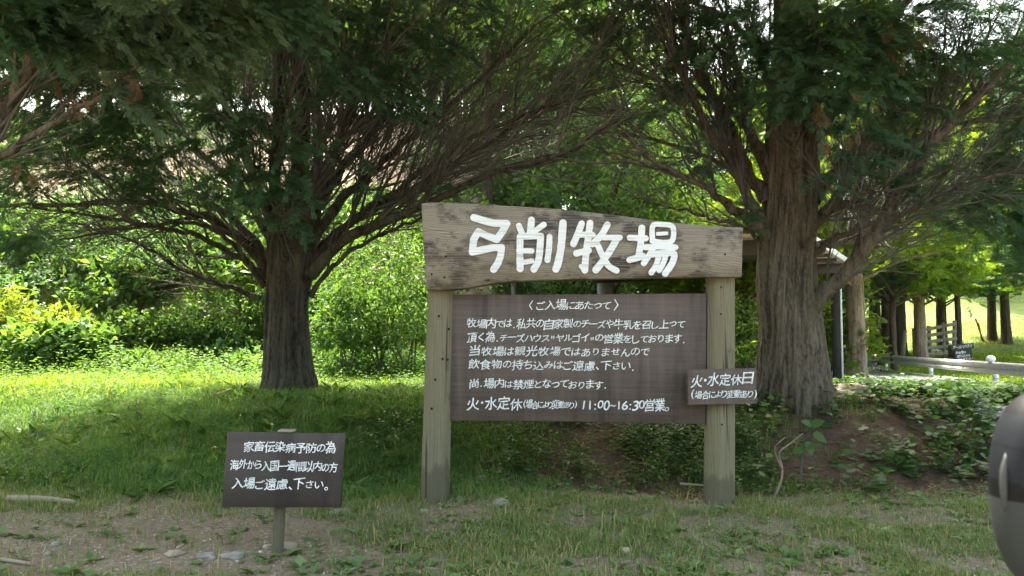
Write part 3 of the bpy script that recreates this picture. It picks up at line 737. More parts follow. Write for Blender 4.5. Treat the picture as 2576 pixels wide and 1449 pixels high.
def bark_trunk(pts, rad, sides, nrings, seed, flare=.5, ridge=.09, two=0.0):
    c = spline(pts, nrings); t = np.linspace(0, len(pts) - 1, nrings); r = np.interp(t, np.arange(len(rad)), rad)
    V, F = tube_np(c, np.ones(nrings), sides); V = V.reshape(nrings, sides, 3)
    a = np.arange(sides) / sides * 2 * np.pi; z = (c[:, 2] - c[0, 2])[:, None]
    ca, sa = np.cos(a)[None], np.sin(a)[None]
    tw = a[None] + .25 * np.sin(z * 1.3 + seed)
    rn_ = 1 - np.abs(2 * vnoise(np.cos(tw) * 5.5, np.sin(tw) * 5.5, z * .9, seed) - 1)
    r2 = 1 - np.abs(2 * vnoise(np.cos(tw) * 12, np.sin(tw) * 12, z * 2.2, seed + 3) - 1)
    lump = fbm(ca * 1.3, sa * 1.3, z * .8, seed + 5, 3)
    fl = flare * np.exp(-np.clip(z - .25, 0, None) / .35) * (.6 + .8 * vnoise(ca * 2.2, sa * 2.2, 0, seed + 8))
    m_ = 1 + ridge * (rn_ - .6) + ridge * .6 * (r2 - .5) + .30 * lump + fl
    if two: m_ = m_ - two * np.exp(-((np.angle(np.exp(1j * (a[None] + 1.62 + .1 * np.sin(z * 2))))) / .22) ** 2)
    V = c[:, None] + (V - c[:, None]) * (r[:, None] * m_)[..., None]
    return V.reshape(-1, 3), F, c, r

def limb(spec, r0, r1, n=26):
    r0 *= LK; r1 *= LK
    """spec: (px,py,Y) control points read from the photograph -> 3-D polyline"""
    p = np.array([P(*s) for s in spec]); c = spline(p, n)
    c[2:-1] += RS.normal(size=(n - 3, 3)) * .012
    r = r0 + (r1 - r0) * np.linspace(0, 1, n) ** .8; r[0] *= 1.25
    return c, r

def big_cypress(label, trunk_pts, trunk_r, limbs, clumps, crown, seed, sides=96, flare=.5, two=0, pale=None, mats=(BARK, TWIG, G1), dens=1.0, dead=None, bark_sides=8):
    t0 = np.array(trunk_pts[0]); root = thing('cypress_tree', t0, label, 'tree', 'big old cypresses round the signboard')
    V, F, c, r = bark_trunk(trunk_pts, trunk_r, int(sides * 1.6), 150, seed, flare, .20, two)
    link('trunk', mesh_np('trunk', V, [F], mats[0], True), root)
    m = MB()
    for p, rr in limbs: m.tube(p, rr * (1 + .12 * RS.normal(size=len(rr)).clip(-1, 1)), bark_sides, False)
    link('limbs', m.me('limbs', mats[0], True), root)
    b2, r2 = branches_from(limbs, 5.6 * dens, (.7, 1.7), (.35, .95), .25, .018, 7, (.12, 1))
    b3, r3 = branches_from(as_limbs(b2, r2), 7.5 * dens, (.9, 1.9), (.25, .8), .12, .0062, 5, (.12, 1))
    b4, r4 = branches_from(as_limbs(b3, r3), 5.5 * dens, (.6, 1.2), (.3, .8), .08, .0034, 4, (.2, 1))
    acc = Acc(); acc.add(*tubes(b2, r2, 5)); acc.add(*tubes(b3, r3, 3)); acc.add(*tubes(b4, r4, 3))
    # twigs that carry the foliage clumps
    nodes = np.concatenate([p for p, _ in limbs] + [b2[:, ::3].reshape(-1, 3)])
    leaf = Acc(); leafp = Acc()
    for cl in clumps:
        px, py, Y, rx, ry, n = cl[:6]; which = cl[6] if len(cl) > 6 else 0
        C = P(px, py, Y); k = Y / FPX; rad = np.array([rx * k, min(.9, .5 * (rx + ry) * k), ry * k])
        q = rnd(n); q = q / np.maximum(1, np.linalg.norm(q, axis=1, keepdims=True) / 1.25) * .8
        O = C + q * rad
        d0 = np.linalg.norm(nodes[None] - C, axis=-1)[0]; near = nodes[np.argsort(d0)[:6]]
        nb_ = max(4, n // 9); src = near[RS.randint(0, len(near), nb_)]; dst = O[RS.randint(0, n, nb_)]
        s = np.linspace(0, 1, 6)[None, :, None]; pth = src[:, None] * (1 - s) + dst[:, None] * s
        pth[..., 2] += .15 * np.sin(np.pi * s[..., 0]) * np.linalg.norm(dst - src, axis=1)[:, None]
        acc.add(*tubes(pth, np.full((nb_, 6), .007) * (1 - .7 * np.linspace(0, 1, 6))[None], 4))
        od = nrm(O - np.array([t0[0], t0[1], C[2] - .3])) * .8 + .6 * rnd(n) * [1, 1, .35] 
        sprays(leafp if which == 1 else leaf, O, od, 17, .38, .10, FR_FULL, .5)
    # foliage carried on part of the fine twigs, away from the bare middle
    tip = b3[:, -1]; dist = np.linalg.norm(tip[:, :2] - t0[:2], axis=1)
    keep = (RS.uniform(size=len(tip)) < np.clip((dist - 2.6) * .05, 0, .09) + .12 * (tip[:, 2] > 4.8)) & (tip[:, 1] > 4.0)
    tt = tip[keep]
    if len(tt): sprays(leaf, tt, b3[keep, -1] - b3[keep, 1], 8, .28, .12, FR_MID, .4)
    # high crown above the view, added and shaped to shade the ground
    for (cx, cy, cz, ax, ay, az, n) in crown:
        q = nrm(rnd(n)) * RS.uniform(.45, 1.0, (n, 1)) ** .6; q *= 1 + .25 * fbm(q[:, :1] * 2, q[:, 1:2] * 2, q[:, 2:3] * 2, seed + 30, 2)
        O = np.array([cx, cy, cz]) + q * [ax, ay, az]; O = O[O[:, 2] > 2.0 + .47 * np.maximum(O[:, 1], 2.5) + .25 * np.abs(RS.normal(size=len(O)))]
        sprays(leaf, O, (O - [t0[0], t0[1], cz - 2]) * [1, 1, .5] + .8 * rnd(len(O)), 8, .7, .42, FR_LOW, .4)
    link('branches', acc.me('branches', mats[1], False), root)
    link('crown', leaf.me('crown', mats[2]), root)
    if leafp.V: link('pale_sprays', leafp.me('pale_sprays', G1L), root)
    if dead:
        da = Acc()
        for px, py, Y, n in dead:
            O = P(px, py, Y) + rnd(n) * [.10, .10, .06]; D = rnd(n) * [.35, .35, .2] + [0, 0, -1]
            da.add(*place(FR_FULL, O, D, rnd(n) + [0, -1, 0], RS.uniform(.09, .19, n)))
        link('dead_sprays', da.me('dead_sprays', GDEAD), root)
    return root

YL = 9.5; LK = .78
tb = P(732, 1002, YL); tb[2] = float(H(tb[0], YL)) - .15
limbsL = [limb([(700, 690, 9.5), (694, 560, 9.5), (690, 480, 9.5), (702, 300, 9.55), (700, 120, 9.6), (690, -250, 9.6)], .13, .08),
 limb([(742, 690, 9.5), (745, 560, 9.5), (750, 450, 9.5), (762, 250, 9.5), (748, 100, 9.5), (765, -300, 9.5)], .20, .11),
 limb([(775, 680, 9.45), (790, 560, 9.4), (812, 470, 9.4), (862, 330, 9.4), (905, 190, 9.3), (960, -80, 9.3)], .10, .06),
 limb([(780, 690, 9.4), (870, 602, 9.2), (960, 560, 9.0), (1060, 522, 8.8), (1250, 428, 8.4), (1400, 395, 8.2), (1480, 350, 8.1), (1570, 288, 8.0)], .105, .022),
 limb([(780, 745, 9.5), (850, 655, 9.4), (960, 592, 9.3), (1075, 545, 9.2)], .05, .02),
 limb([(772, 640, 9.5), (860, 505, 9.4), (950, 420, 9.3), (1060, 320, 9.2), (1200, 205, 9.0), (1340, 70, 9.0)], .085, .025),
 limb([(768, 600, 9.55), (850, 440, 9.8), (960, 300, 10.1), (1060, 150, 10.4), (1150, -20, 10.6)], .08, .025),
 limb([(785, 640, 9.55), (900, 545, 9.7), (1000, 495, 9.8), (1120, 425, 9.9), (1260, 340, 10.0), (1420, 230, 10.1), (1560, 120, 10.2)], .08, .02),
 limb([(780, 660, 9.5), (880, 560, 9.2), (1010, 470, 8.9), (1110, 400, 8.7), (1220, 330, 8.5), (1400, 260, 8.3), (1560, 210, 8.2)], .06, .018),
 limb([(655, 752, 9.5), (560, 716, 9.4), (480, 690, 9.3), (400, 642, 9.2), (320, 602, 9.0), (180, 560, 8.8)], .046, .012),
 limb([(680, 700, 9.5), (590, 642, 9.4), (500, 592, 9.3), (400, 572, 9.1), (250, 546, 8.9), (80, 520, 8.7)], .065, .014),
 limb([(680, 680, 9.5), (560, 562, 9.3), (480, 540, 9.2), (400, 516, 9.1), (300, 508, 9.0), (160, 516, 8.8), (-40, 522, 8.6)], .085, .02),
 limb([(680, 660, 9.5), (600, 562, 9.7), (560, 530, 9.8), (460, 470, 10.0), (390, 390, 10.2), (330, 330, 10.3), (240, 240, 10.5)], .085, .02),
 limb([(690, 620, 9.5), (620, 500, 9.8), (520, 400, 10.1), (430, 300, 10.4), (350, 140, 10.6)], .07, .02),
 limb([(694, 590, 9.5), (640, 440, 9.3), (580, 300, 9.1), (520, 160, 9.0), (450, -20, 9.0)], .07, .02),
 limb([(665, 720, 9.45), (580, 608, 9.1), (480, 562, 8.8), (350, 572, 8.5), (150, 602, 8.2)], .05, .012),
 limb([(720, 660, 9.3), (705, 560, 8.7), (690, 450, 8.1), (695, 330, 7.5), (740, 200, 7.0)], .07, .02),
 limb([(750, 640, 9.3), (790, 480, 8.8), (860, 330, 8.3), (930, 180, 7.8), (1000, 60, 7.4)], .06, .02),
 limb([(735, 640, 9.7), (760, 520, 10.4), (800, 420, 11.2), (830, 300, 12.0)], .07, .02),
 limb([(715, 640, 9.7), (660, 500, 10.4), (600, 420, 11.2), (560, 330, 11.8)], .07, .02)]
clL = [(850, 40, 8.0, 210, 80, 150), (700, 40, 8.2, 180, 60, 100), (1010, 140, 7.8, 120, 70, 80), (960, 240, 8.0, 70, 50, 40), (700, 380, 7.6, 90, 120, 110), (640, 470, 7.8, 90, 50, 50), (720, 520, 8.0, 60, 70, 40),
       (560, 330, 7.8, 70, 60, 40), (340, 340, 8.2, 130, 70, 80), (150, 290, 7.6, 180, 80, 110), (80, 430, 8.2, 130, 50, 60), (310, 430, 8.6, 140, 40, 50), (50, 610, 8.4, 110, 26, 34), (430, 240, 8.2, 120, 60, 60), (120, 160, 7.2, 180, 80, 100), (620, 250, 8.4, 70, 60, 30), (1090, 470, 9.0, 60, 24, 14), (830, 200, 7.6, 110, 70, 60), (1150, 60, 8.4, 120, 60, 40), (1290, 480, 8.6, 70, 18, 12), (880, 420, 8.4, 70, 60, 24), (460, 480, 8.8, 120, 26, 26)]
clL = [(x[0], x[1], x[2], x[3], x[4], max(8, int(x[5] * (.62 if x[0] > 500 else .85)))) for x in clL]
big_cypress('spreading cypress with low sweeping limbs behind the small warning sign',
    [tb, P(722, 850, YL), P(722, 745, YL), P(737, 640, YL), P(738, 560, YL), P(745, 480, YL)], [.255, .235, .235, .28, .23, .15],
    limbsL, clL, [(-2.9, 9.2, 7.2, 4.3, 4.2, 3.6, 1850), (-4.2, 8.2, 5.9, 2.8, 3.2, 1.6, 360), (-3.4, 7.4, 7.0, 2.6, 2.0, 1.5, 650)], 3, flare=.30, dens=1.0, mats=(BARKL, TWIG, G1))  # last crown ellipsoid added out of view to block sun flecks in front

YR = 8.8; LK = .92
tr = P(1992, 985, YR); tr[2] = float(H(tr[0], YR)) - .15
limbsR = [limb([(2010, 800, 8.8), (2060, 748, 8.65), (2120, 690, 8.5), (2190, 600, 8.3), (2262, 480, 8.1), (2330, 380, 8.0), (2420, 285, 7.9), (2540, 160, 7.8)], .125, .05),
 limb([(2040, 640, 8.7), (2130, 588, 8.4), (2250, 545, 8.1), (2400, 470, 7.8), (2600, 420, 7.5)], .05, .015),
 limb([(2045, 500, 8.8), (2150, 380, 8.9), (2260, 290, 9.0), (2380, 200, 9.0), (2580, 100, 9.0)], .09, .03),
 limb([(2045, 570, 8.8), (2120, 480, 8.6), (2220, 400, 8.4), (2350, 330, 8.2), (2600, 270, 8.0)], .06, .02),
 limb([(2040, 380, 8.7), (2120, 220, 8.4), (2220, 100, 8.2), (2300, -30, 8.0)], .09, .04),
 limb([(2030, 620, 8.9), (2150, 600, 9.6), (2300, 520, 10.4), (2450, 420, 11.0)], .06, .02),
 limb([(1930, 590, 8.7), (1850, 530, 8.5), (1770, 470, 8.3), (1690, 430, 8.1), (1600, 370, 8.0)], .075, .018),
 limb([(1935, 590, 8.8), (1880, 490, 8.7), (1820, 380, 8.6), (1762, 290, 8.5), (1715, 180, 8.4), (1690, 40, 8.4)], .08, .025),
 limb([(1930, 500, 8.8), (1872, 420, 8.8), (1830, 310, 8.8), (1762, 180, 8.8), (1722, 60, 8.8), (1690, -80, 8.8)], .09, .04),
 limb([(1935, 430, 8.8), (1882, 310, 8.7), (1860, 200, 8.6), (1830, 60, 8.5)], .07, .03),
 limb([(1925, 610, 8.8), (1840, 562, 8.9), (1750, 540, 9.0), (1580, 490, 9.2)], .035, .01),
 limb([(1935, 460, 8.9), (1850, 292, 9.2), (1700, 220, 9.4), (1560, 160, 9.6), (1430, 60, 9.8)], .05, .016),
 limb([(1930, 500, 8.9), (1800, 402, 9.2), (1650, 352, 9.5), (1500, 330, 9.8)], .045, .012),
 limb([(1960, 300, 8.8), (1900, 120, 9.1), (1780, 20, 9.4), (1600, -40, 9.6)], .06, .02),
 limb([(2000, 420, 8.4), (2000, 330, 7.9), (2030, 230, 7.5), (2060, 120, 7.2)], .06, .03),
 limb([(1990, 500, 9.1), (1960, 300, 9.6), (1900, 100, 10.2)], .08, .03),
 limb([(2030, 620, 8.5), (2075, 540, 8.0), (2150, 500, 7.5), (2250, 450, 7.0)], .045, .014)]
clR = [(2040, 200, 7.3, 130, 100, 150), (2050, 70, 7.2, 170, 90, 150), (1960, 130, 7.6, 60, 90, 50), (1775, 90, 8.3, 85, 60, 60), (2230, 130, 7.6, 110, 90, 80), (2400, 70, 7.4, 160, 80, 100), (2520, 330, 8.2, 70, 90, 90), (2260, 430, 7.9, 90, 50, 36), (2130, 370, 7.6, 70, 46, 24),
       (2490, 480, 8.4, 100, 100, 110), (2560, 600, 8.6, 60, 110, 80), (2200, 270, 7.8, 110, 50, 40), (1690, 250, 8.4, 60, 40, 16), (1870, 280, 8.5, 50, 60, 22), (1500, 60, 9.0, 90, 50, 20), (2330, 220, 8.0, 90, 60, 40), (2080, 470, 7.7, 60, 30, 12), (1920, 560, 8.3, 30, 30, 6), (2540, 160, 8.0, 90, 60, 50), (1600, 90, 9.0, 90, 60, 34), (1480, 190, 9.4, 90, 50, 26), (1720, 180, 8.8, 60, 60, 24), (1640, 20, 9.0, 90, 40, 34), (2400, 520, 8.8, 90, 40, 40), (2150, 90, 7.4, 80, 70, 50)]
clR = [(x[0], x[1], x[2], x[3], x[4], max(6, int(x[5] * .8))) for x in clR]
big_cypress('thick trunked old cypress with furrowed bark right of the signboard',
    [tr, P(1988, 860, YR), P(1978, 740, YR), P(1978, 620, YR), P(1990, 470, YR), P(1994, 300, YR), P(2000, 120, YR), P(2010, -300, YR)], [.365, .325, .305, .285, .285, .27, .24, .18],
    limbsR, clR, [(3.2, 8.2, 7.4, 4.6, 4.3, 3.8, 1950), (1.0, 7.2, 6.6, 3.2, 3.6, 2.2, 520)], 8, sides=128, dens=1.12, flare=.17, two=.13, dead=[(2255, 90, 7.2, 12), (2060, 255, 7.0, 5), (2118, 350, 7.3, 6), (2300, 70, 7.2, 7)])

YN = 6.0; LK = .8
tn_ = P(-330, 1010, YN); tn_[2] = float(H(tn_[0], YN)) - .1
limbsN = [limb([(-250, 560, 6.0), (-120, 480, 6.0), (0, 300, 6.0), (60, 200, 6.0), (110, 80, 6.0), (170, -120, 6.0)], .11, .05),
 limb([(-180, 520, 6.0), (0, 393, 5.9), (120, 320, 5.9), (250, 245, 5.9), (320, 190, 5.8), (420, 120, 5.8)], .05, .012),
 limb([(-160, 300, 6.0), (0, 217, 6.0), (120, 190, 6.0), (230, 165, 6.0), (330, 142, 6.0), (470, 112, 6.0)], .026, .008),
 limb([(-200, 420, 6.2), (0, 392, 6.4), (120, 415, 6.6), (260, 430, 6.8)], .02, .006),
 limb([(-150, 160, 6.0), (60, 90, 6.2), (200, 75, 6.4), (400, 70, 6.6)], .03, .008)]
clN = [(330, 60, 5.6, 150, 80, 70, 1), (450, 110, 5.7, 90, 60, 44, 1), (200, 40, 5.8, 150, 50, 50), (540, 30, 5.8, 100, 40, 40, 1), (60, 50, 5.6, 90, 60, 50), (310, 230, 5.8, 60, 30, 14, 1), (30, 100, 5.6, 50, 30, 20), (640, 20, 6.0, 90, 40, 40), (200, 120, 6.0, 110, 30, 26)]
big_cypress('leaning cypress half outside the left edge with pale hanging sprays',
    [tn_, P(-300, 800, YN), P(-260, 600, YN), P(-200, 400, YN), P(-160, 100, YN), P(-150, -400, YN)], [.24, .21, .19, .17, .14, .10],
    limbsN, clN, [(-4.3, 5.2, 6.6, 3.3, 3.0, 2.8, 1200)], 14, sides=48, flare=.4, mats=(BARK, TWIG, G1), dens=.6, dead=[(285, 220, 5.7, 4), (350, 222, 5.7, 4), (180, 225, 5.9, 3), (240, 225, 5.8, 3), (20, 415, 5.9, 3)])

# ------------------------------------------------------------------ broad leaves, bushes, woodland
def leaf_proto(w=.26, fold=.10):
    V = np.array([[0, 0, 0], [.42, w, fold], [1, 0, -.10], [.42, -w, fold], [.45, 0, -.02]])
    return V, np.array([[0, 4, 1, 1], [0, 3, 4, 4]])
LF = (np.array([[0, 0, 0], [.40, .26, .07], [1, 0, -.10], [.40, -.26, .07]]), np.array([[0, 3, 2, 1]]))
LFN = (np.array([[0, 0, 0], [.45, .13, .05], [1, 0, -.14], [.45, -.13, .05]]), np.array([[0, 3, 2, 1]]))
LFH = (np.array([[0, 0, 0], [.12, .30, .06], [.55, .33, .02], [1, 0, -.10], [.55, -.33, .02], [.12, -.30, .06]]), np.array([[0, 5, 4, 3, 2, 1]]))
def leaf_cloud(acc, C, rad, n_tw, per, size, proto, upb=.6, seed=0, spread=.30):
    """twigs starting inside an ellipsoid, each with a fan of leaves"""
    q = nrm(rnd(n_tw)) * RS.uniform(.35, 1.0, (n_tw, 1)) ** .5
    lump = 1 + .55 * fbm(q[:, :1] * 1.8 + seed, q[:, 1:2] * 1.8, q[:, 2:3] * 1.8, seed + 4, 2); q = q * lump
    q[:, 2] = np.where(q[:, 2] < -.35, q[:, 2] * .4, q[:, 2])
    O = np.asarray(C) + q * rad; D = nrm(q * [1, 1, .7] + [0, 0, upb] + .5 * rnd(n_tw))
    t = (np.arange(per) + .6) / per
    OO = O[:, None] + D[:, None] * (t * spread)[None, :, None]
    DD = D[:, None] * .6 + RS.normal(size=(n_tw, per, 3)) * .8; DD[..., 2] -= .15
    NN = np.array([0, 0, 1.]) + .55 * RS.normal(size=(n_tw, per, 3)); S = size * RS.uniform(.6, 1.3, (n_tw, per))
    acc.add(*place(proto, OO.reshape(-1, 3), DD.reshape(-1, 3), NN.reshape(-1, 3), S.reshape(-1)))

# undergrowth that covers the foot of the hill: one tangled mass
und = Acc(); unc = Acc(); unk = Acc()
cells = [(x, y) for x in np.arange(-17, 3.6, .85) for y in np.arange(13.4, 18.4, .85)] + [(x, y) for x in np.arange(-17, 3.6, 1.5) for y in np.arange(18.6, 26, 1.5)]
for i, (x, y) in enumerate(cells):
    low = y < 18.5
    x += RS.uniform(-.5, .5); y += RS.uniform(-.5, .5)
    if not low and x < -2.2 and RS.rand() < .80: continue
    if low and RS.rand() < .06: continue
    if x > 0: y += 1.5
    z = float(H(x, y)); big = .45 + .85 * RS.rand() ** 1.6
    front = y < 14.3
    if front: big *= .55
    rad = np.array([big * 1.15, big * 1.0, big * (.75 if not front else .5)])
    n = int(150 * big + 60)
    sz = RS.uniform(.07, .19); n = int(n * (.13 / sz) ** .8)
    leaf_cloud((und, unc, und, unk)[i % 4], (x, y, z + rad[2] * .45), rad, n, 6, sz, [LF, LF, LFN, LFH][0 if i % 7 else 2], .7, i)
tag(link('cool_undergrowth', unc.me('cool_undergrowth', G3C)), 'paler bluish green bushes mixed into the bank at the foot of the hill', 'undergrowth', kind='stuff')
tag(link('dark_undergrowth', unk.me('dark_undergrowth', G5)), 'darker green bushes mixed into the bank at the foot of the hill', 'undergrowth', kind='stuff')
o = link('undergrowth', und.me('undergrowth', G3)); tag(o, 'tangled sunlit bushes and weeds covering the foot of the hill', 'undergrowth', kind='stuff')

def shrub(px, py, Y, rad, n, size, proto, mat, name, label, cat='shrub', per=6, upb=.7, sp=.3):
    c = P(px, py, Y); z = float(H(c[0], Y)); t = thing(name, (c[0], Y, z), label, cat)
    a = Acc(); leaf_cloud(a, (c[0], Y, max(c[2], z + rad[2] * .3)), np.array(rad), n, per, size, proto, upb, int(px), sp)
    link('foliage', a.me('foliage', mat), t)
    m = MB()
    for k in range(6):
        e = np.array([c[0], Y, max(c[2], z + rad[2] * .3)]) + rnd(1)[0] * np.array(rad) * .45
        m.tube(spline([(c[0] + .05 * k - .12, Y, z - .1), (c[0] * .5 + e[0] * .5, Y * .5 + e[1] * .5, z * .4 + e[2] * .6), e], 6), np.linspace(.018, .006, 6), 5)
    link('stems', m.me('stems', TWIG), t); return t
shrub(140, 885, 12.9, (.8, .6, .36), 280, .14, LFH, G3, 'broadleaf_bush', 'low big leaved bush with yellow shoots on top by the lit grass', per=6)
shrub(135, 830, 13.2, (.42, .35, .14), 80, .17, LFN, G3Y, 'yellow_shoots', 'bright yellow green long leaved clump on top of the low bush', 'plant', 6, 1.2)
shrub(10, 800, 13.4, (.36, .35, .30), 80, .17, LFN, G3Y, 'yellow_bush', 'yellow green narrow leaved bush cut by the left edge', 'shrub', 6, 1.0)
shrub(200, 690, 15.5, (.75, .6, .50), 330, .10, LF, G5, 'dark_bush', 'dark round small leaved bush in front of the bare dirt slope', per=6)
shrub(430, 660, 16.2, (.9, .6, .50), 330, .10, LF, G5, 'evergreen_bush', 'dark leafed bush under the low cypress limbs beside bare dirt', per=6)
shrub(960, 720, 12.6, (.95, .6, 1.0), 620, .11, LFN, G3, 'tall_bush', 'tall dense pale green bush between the left cypress and the signboard', per=6)
shrub(1030, 830, 12.2, (.6, .5, .5), 260, .12, LFN, G3, 'leafy_bush', 'low light green bush touching the left post of the signboard', per=6)
shrub(880, 850, 12.4, (.6, .5, .5), 260, .11, LF, G3, 'rounded_bush', 'rounded green bush right of the left cypress trunk', per=6)
shrub(330, 850, 14.2, (.6, .5, .36), 220, .10, LFH, G3B, 'shady_bush', 'dark green broad leaved bush right of the yellow topped bush', per=6)
shrub(560, 815, 14.4, (1.1, .7, .5), 460, .085, LF, G3, 'spreading_bush', 'wide pale green bush left of the cypress trunk above lit grass', per=6)
shrub(60, 640, 17.0, (1.3, .8, .5), 360, .15, LFN, G3, 'ferny_bush', 'feathery light green bush high on the bank at the left edge', per=7)

# broadleaf woodland on the hill: shared tree kinds, one object per tree
def wood_tree(h, cr, cb, n, size, seed, leaf, bark):
    m = MB(); m.tube(spline([(0, 0, -.6), (.1, .05, h * .3), (-.1, .1, h * .65), (0, 0, h * .92)], 12), np.linspace(.11 * h / 7, .03, 12), 8)
    a = Acc()
    for k in range(13):
        t = cb + (1 - cb) * (k + .5) / 13; az = k * 2.4 + seed; rr = cr * (.35 + .75 * math.sin(math.pi * min(1, (t - cb) / (1 - cb) * .8 + .12)))
        e = np.array([math.cos(az) * rr, math.sin(az) * rr, t * h + .25 * rr])
        m.tube(spline([(0, 0, (t - .1) * h), e * [.5, .5, 1] - [0, 0, .1 * rr], e], 6), np.linspace(.045, .012, 6), 5)
        R_ = .62 * rr + .35
        leaf_cloud(a, e * [.8, .8, 1], (R_, R_, R_ * .62), n // 13, 6, size, LF, .5, seed + k, .45)
    return m.me('trunk', bark, True), a.me('crown', leaf)
WT = [wood_tree(8.5, 2.6, .22, 1500, .20, 1, G3B, BARKG), wood_tree(7.0, 2.3, .15, 1300, .19, 2, G3, BARKG), wood_tree(10.0, 2.5, .3, 1500, .21, 3, G3B, BARKD)]
def wood(x, y, kind, s, rz, label, group, name='broadleaf_tree', base=None):
    t = thing(name, (x, y, float(H(x, y)) - .1), label, 'tree', group); t.scale = (s, s, s * RS.uniform(.9, 1.12)); t.rotation_euler = (0, 0, rz)
    for nm, me in zip(('trunk', 'crown'), WT[kind]):
        o = bpy.data.objects.new(nm, me); COL.objects.link(o); o.parent = t
    return t
LB = ['leafy tree in the sunlit wood on the hill behind the cypresses', 'bushy light green tree in the wood on the hill', 'tall leafy tree with dark trunk in the wood on the hill']
spots = [(x + .8 * math.sin(x * 3.1), 32.0 + 1.2 * math.sin(x * 1.7)) for x in np.arange(-25, -2.5, 2.3)]
for i in range(2500):
    x = RS.uniform(-34, 16); y = RS.uniform(21, 62)
    if x < -3 and y < 31 + 2.0 * math.sin(x * .7) and x > -30: continue
    if abs(x / y) > .8: continue
    if x > 4.5 and y < 34 + (x - 4.5) * 1.6: continue
    if y > 40 and .19 < x / y < .25: continue       # keep the gap where sky shows
    if min([9] + [math.hypot(x - a, y - b) for a, b in spots]) < (2.5 if y < 40 else 3.6): continue
    spots.append((x, y))
    if len(spots) >= 150: break
for i, (x, y) in enumerate(spots):
    k = i % 3; sc_ = RS.uniform(.75, 1.15) * (.85 if x > 0 else 1)
    wood(x, y, k, sc_, RS.uniform(0, 6.3), LB[k], ['leafy trees on the hill', 'bushy trees on the hill', 'dark trunked trees on the hill'][k])

# conifers on the right: shared kinds
def conifer(h, cr, cb, nb, seed, leaf, bark, twig, fs=.34, tr_=.24, dens=1.0, tip_only=True):
    V, F, c, r = bark_trunk([(0, 0, -.3), (.05, 0, h * .2), (0, .05, h * .5), (0, 0, h)], [tr_, tr_ * .85, tr_ * .6, .03], 40, 60, seed, .35, .10)
    tm = mesh_np('trunk', V, [F], bark, True); acc = Acc(); a = Acc(); LB_ = []
    for k in range(nb):
        t = cb + (1 - cb) * ((k + RS.rand()) / nb) ** 1.1; az = k * 2.399 + seed; l = cr * (1.05 - .85 * ((t - cb) / (1 - cb)) ** 1.3) * RS.uniform(.8, 1.15)
        d = np.array([math.cos(az), math.sin(az), 0]); p0 = np.array([0, 0, t * h])
        pts = spline([p0, p0 + d * l * .45 + [0, 0, .22 * l], p0 + d * l + [0, 0, .30 * l]], 10); LB_.append((pts, np.linspace(.05, .012, 10)))
    for p, rr in LB_: acc.add(*tube_np(p, rr, 5))
    b2, r2 = branches_from(LB_, 6, (.5, 1.0), (.4, .9), .15, .012, 5, (.2, 1)); acc.add(*tubes(b2, r2, 3))
    q = b2[:, -1]; od = b2[:, -1] - b2[:, 1]
    if tip_only: dq = np.linalg.norm(q[:, :2], axis=1) / cr; kk = dq > .45 - .4 * (q[:, 2] / h - cb) ; q, od = q[kk], od[kk]
    for rep in range(max(1, int(2 * dens))):
        sprays(a, q + .16 * rnd(len(q)), od * [1, 1, .6] + .3 * rnd(len(q)) + [0, 0, .25], 11, .5, fs * .62, FR_MID, .15)
    return tm, acc.me('branches', twig), a.me('crown', leaf)
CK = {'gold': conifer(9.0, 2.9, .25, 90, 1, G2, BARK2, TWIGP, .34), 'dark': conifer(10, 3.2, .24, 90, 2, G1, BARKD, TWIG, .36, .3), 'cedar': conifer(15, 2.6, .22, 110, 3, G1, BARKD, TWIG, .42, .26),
      'slim': conifer(9.5, 3.0, .27, 100, 9, G2, BARKD, TWIG, .34, .13), 'bush': conifer(3.6, 1.1, .05, 70, 4, G2, BARK2, TWIGP, .24, .08)}
def con(px, Y, kind, s, rz, label, group=None, name='conifer'):
    x = P(px, 860, Y)[0]; t = thing(name, (x, Y, float(H(x, Y)) - .1), label, 'tree', group); t.scale = (s, s, s); t.rotation_euler = (0, 0, rz)
    for nm, me in zip(('trunk', 'branches', 'crown'), CK[kind]):
        o = bpy.data.objects.new(nm, me); COL.objects.link(o); o.parent = t
    return t
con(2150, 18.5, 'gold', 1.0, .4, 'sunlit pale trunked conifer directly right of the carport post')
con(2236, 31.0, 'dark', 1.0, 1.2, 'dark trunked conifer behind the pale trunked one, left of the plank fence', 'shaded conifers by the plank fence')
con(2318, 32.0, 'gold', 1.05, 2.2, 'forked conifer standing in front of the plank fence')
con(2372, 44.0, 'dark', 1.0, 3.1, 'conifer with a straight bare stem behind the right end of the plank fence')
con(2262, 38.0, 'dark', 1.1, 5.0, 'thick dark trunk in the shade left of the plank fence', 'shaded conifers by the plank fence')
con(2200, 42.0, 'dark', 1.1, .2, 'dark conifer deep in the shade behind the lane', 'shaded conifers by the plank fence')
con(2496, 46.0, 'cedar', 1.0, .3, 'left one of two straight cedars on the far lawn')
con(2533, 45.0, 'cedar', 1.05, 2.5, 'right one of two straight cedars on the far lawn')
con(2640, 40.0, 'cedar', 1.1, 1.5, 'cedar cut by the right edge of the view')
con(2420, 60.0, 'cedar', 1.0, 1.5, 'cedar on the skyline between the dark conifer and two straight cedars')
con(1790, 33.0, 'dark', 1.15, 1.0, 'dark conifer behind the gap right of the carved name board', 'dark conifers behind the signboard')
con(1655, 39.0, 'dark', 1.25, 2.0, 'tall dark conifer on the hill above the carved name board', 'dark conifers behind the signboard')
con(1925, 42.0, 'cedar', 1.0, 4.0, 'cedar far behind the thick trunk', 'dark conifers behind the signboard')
con(1880, 16.8, 'bush', 1.15, .7, 'young yellow green conifer behind the right signboard post')
con(2085, 19.5, 'bush', .9, 2.0, 'young conifer glimpsed between the thick trunk and the carport post')
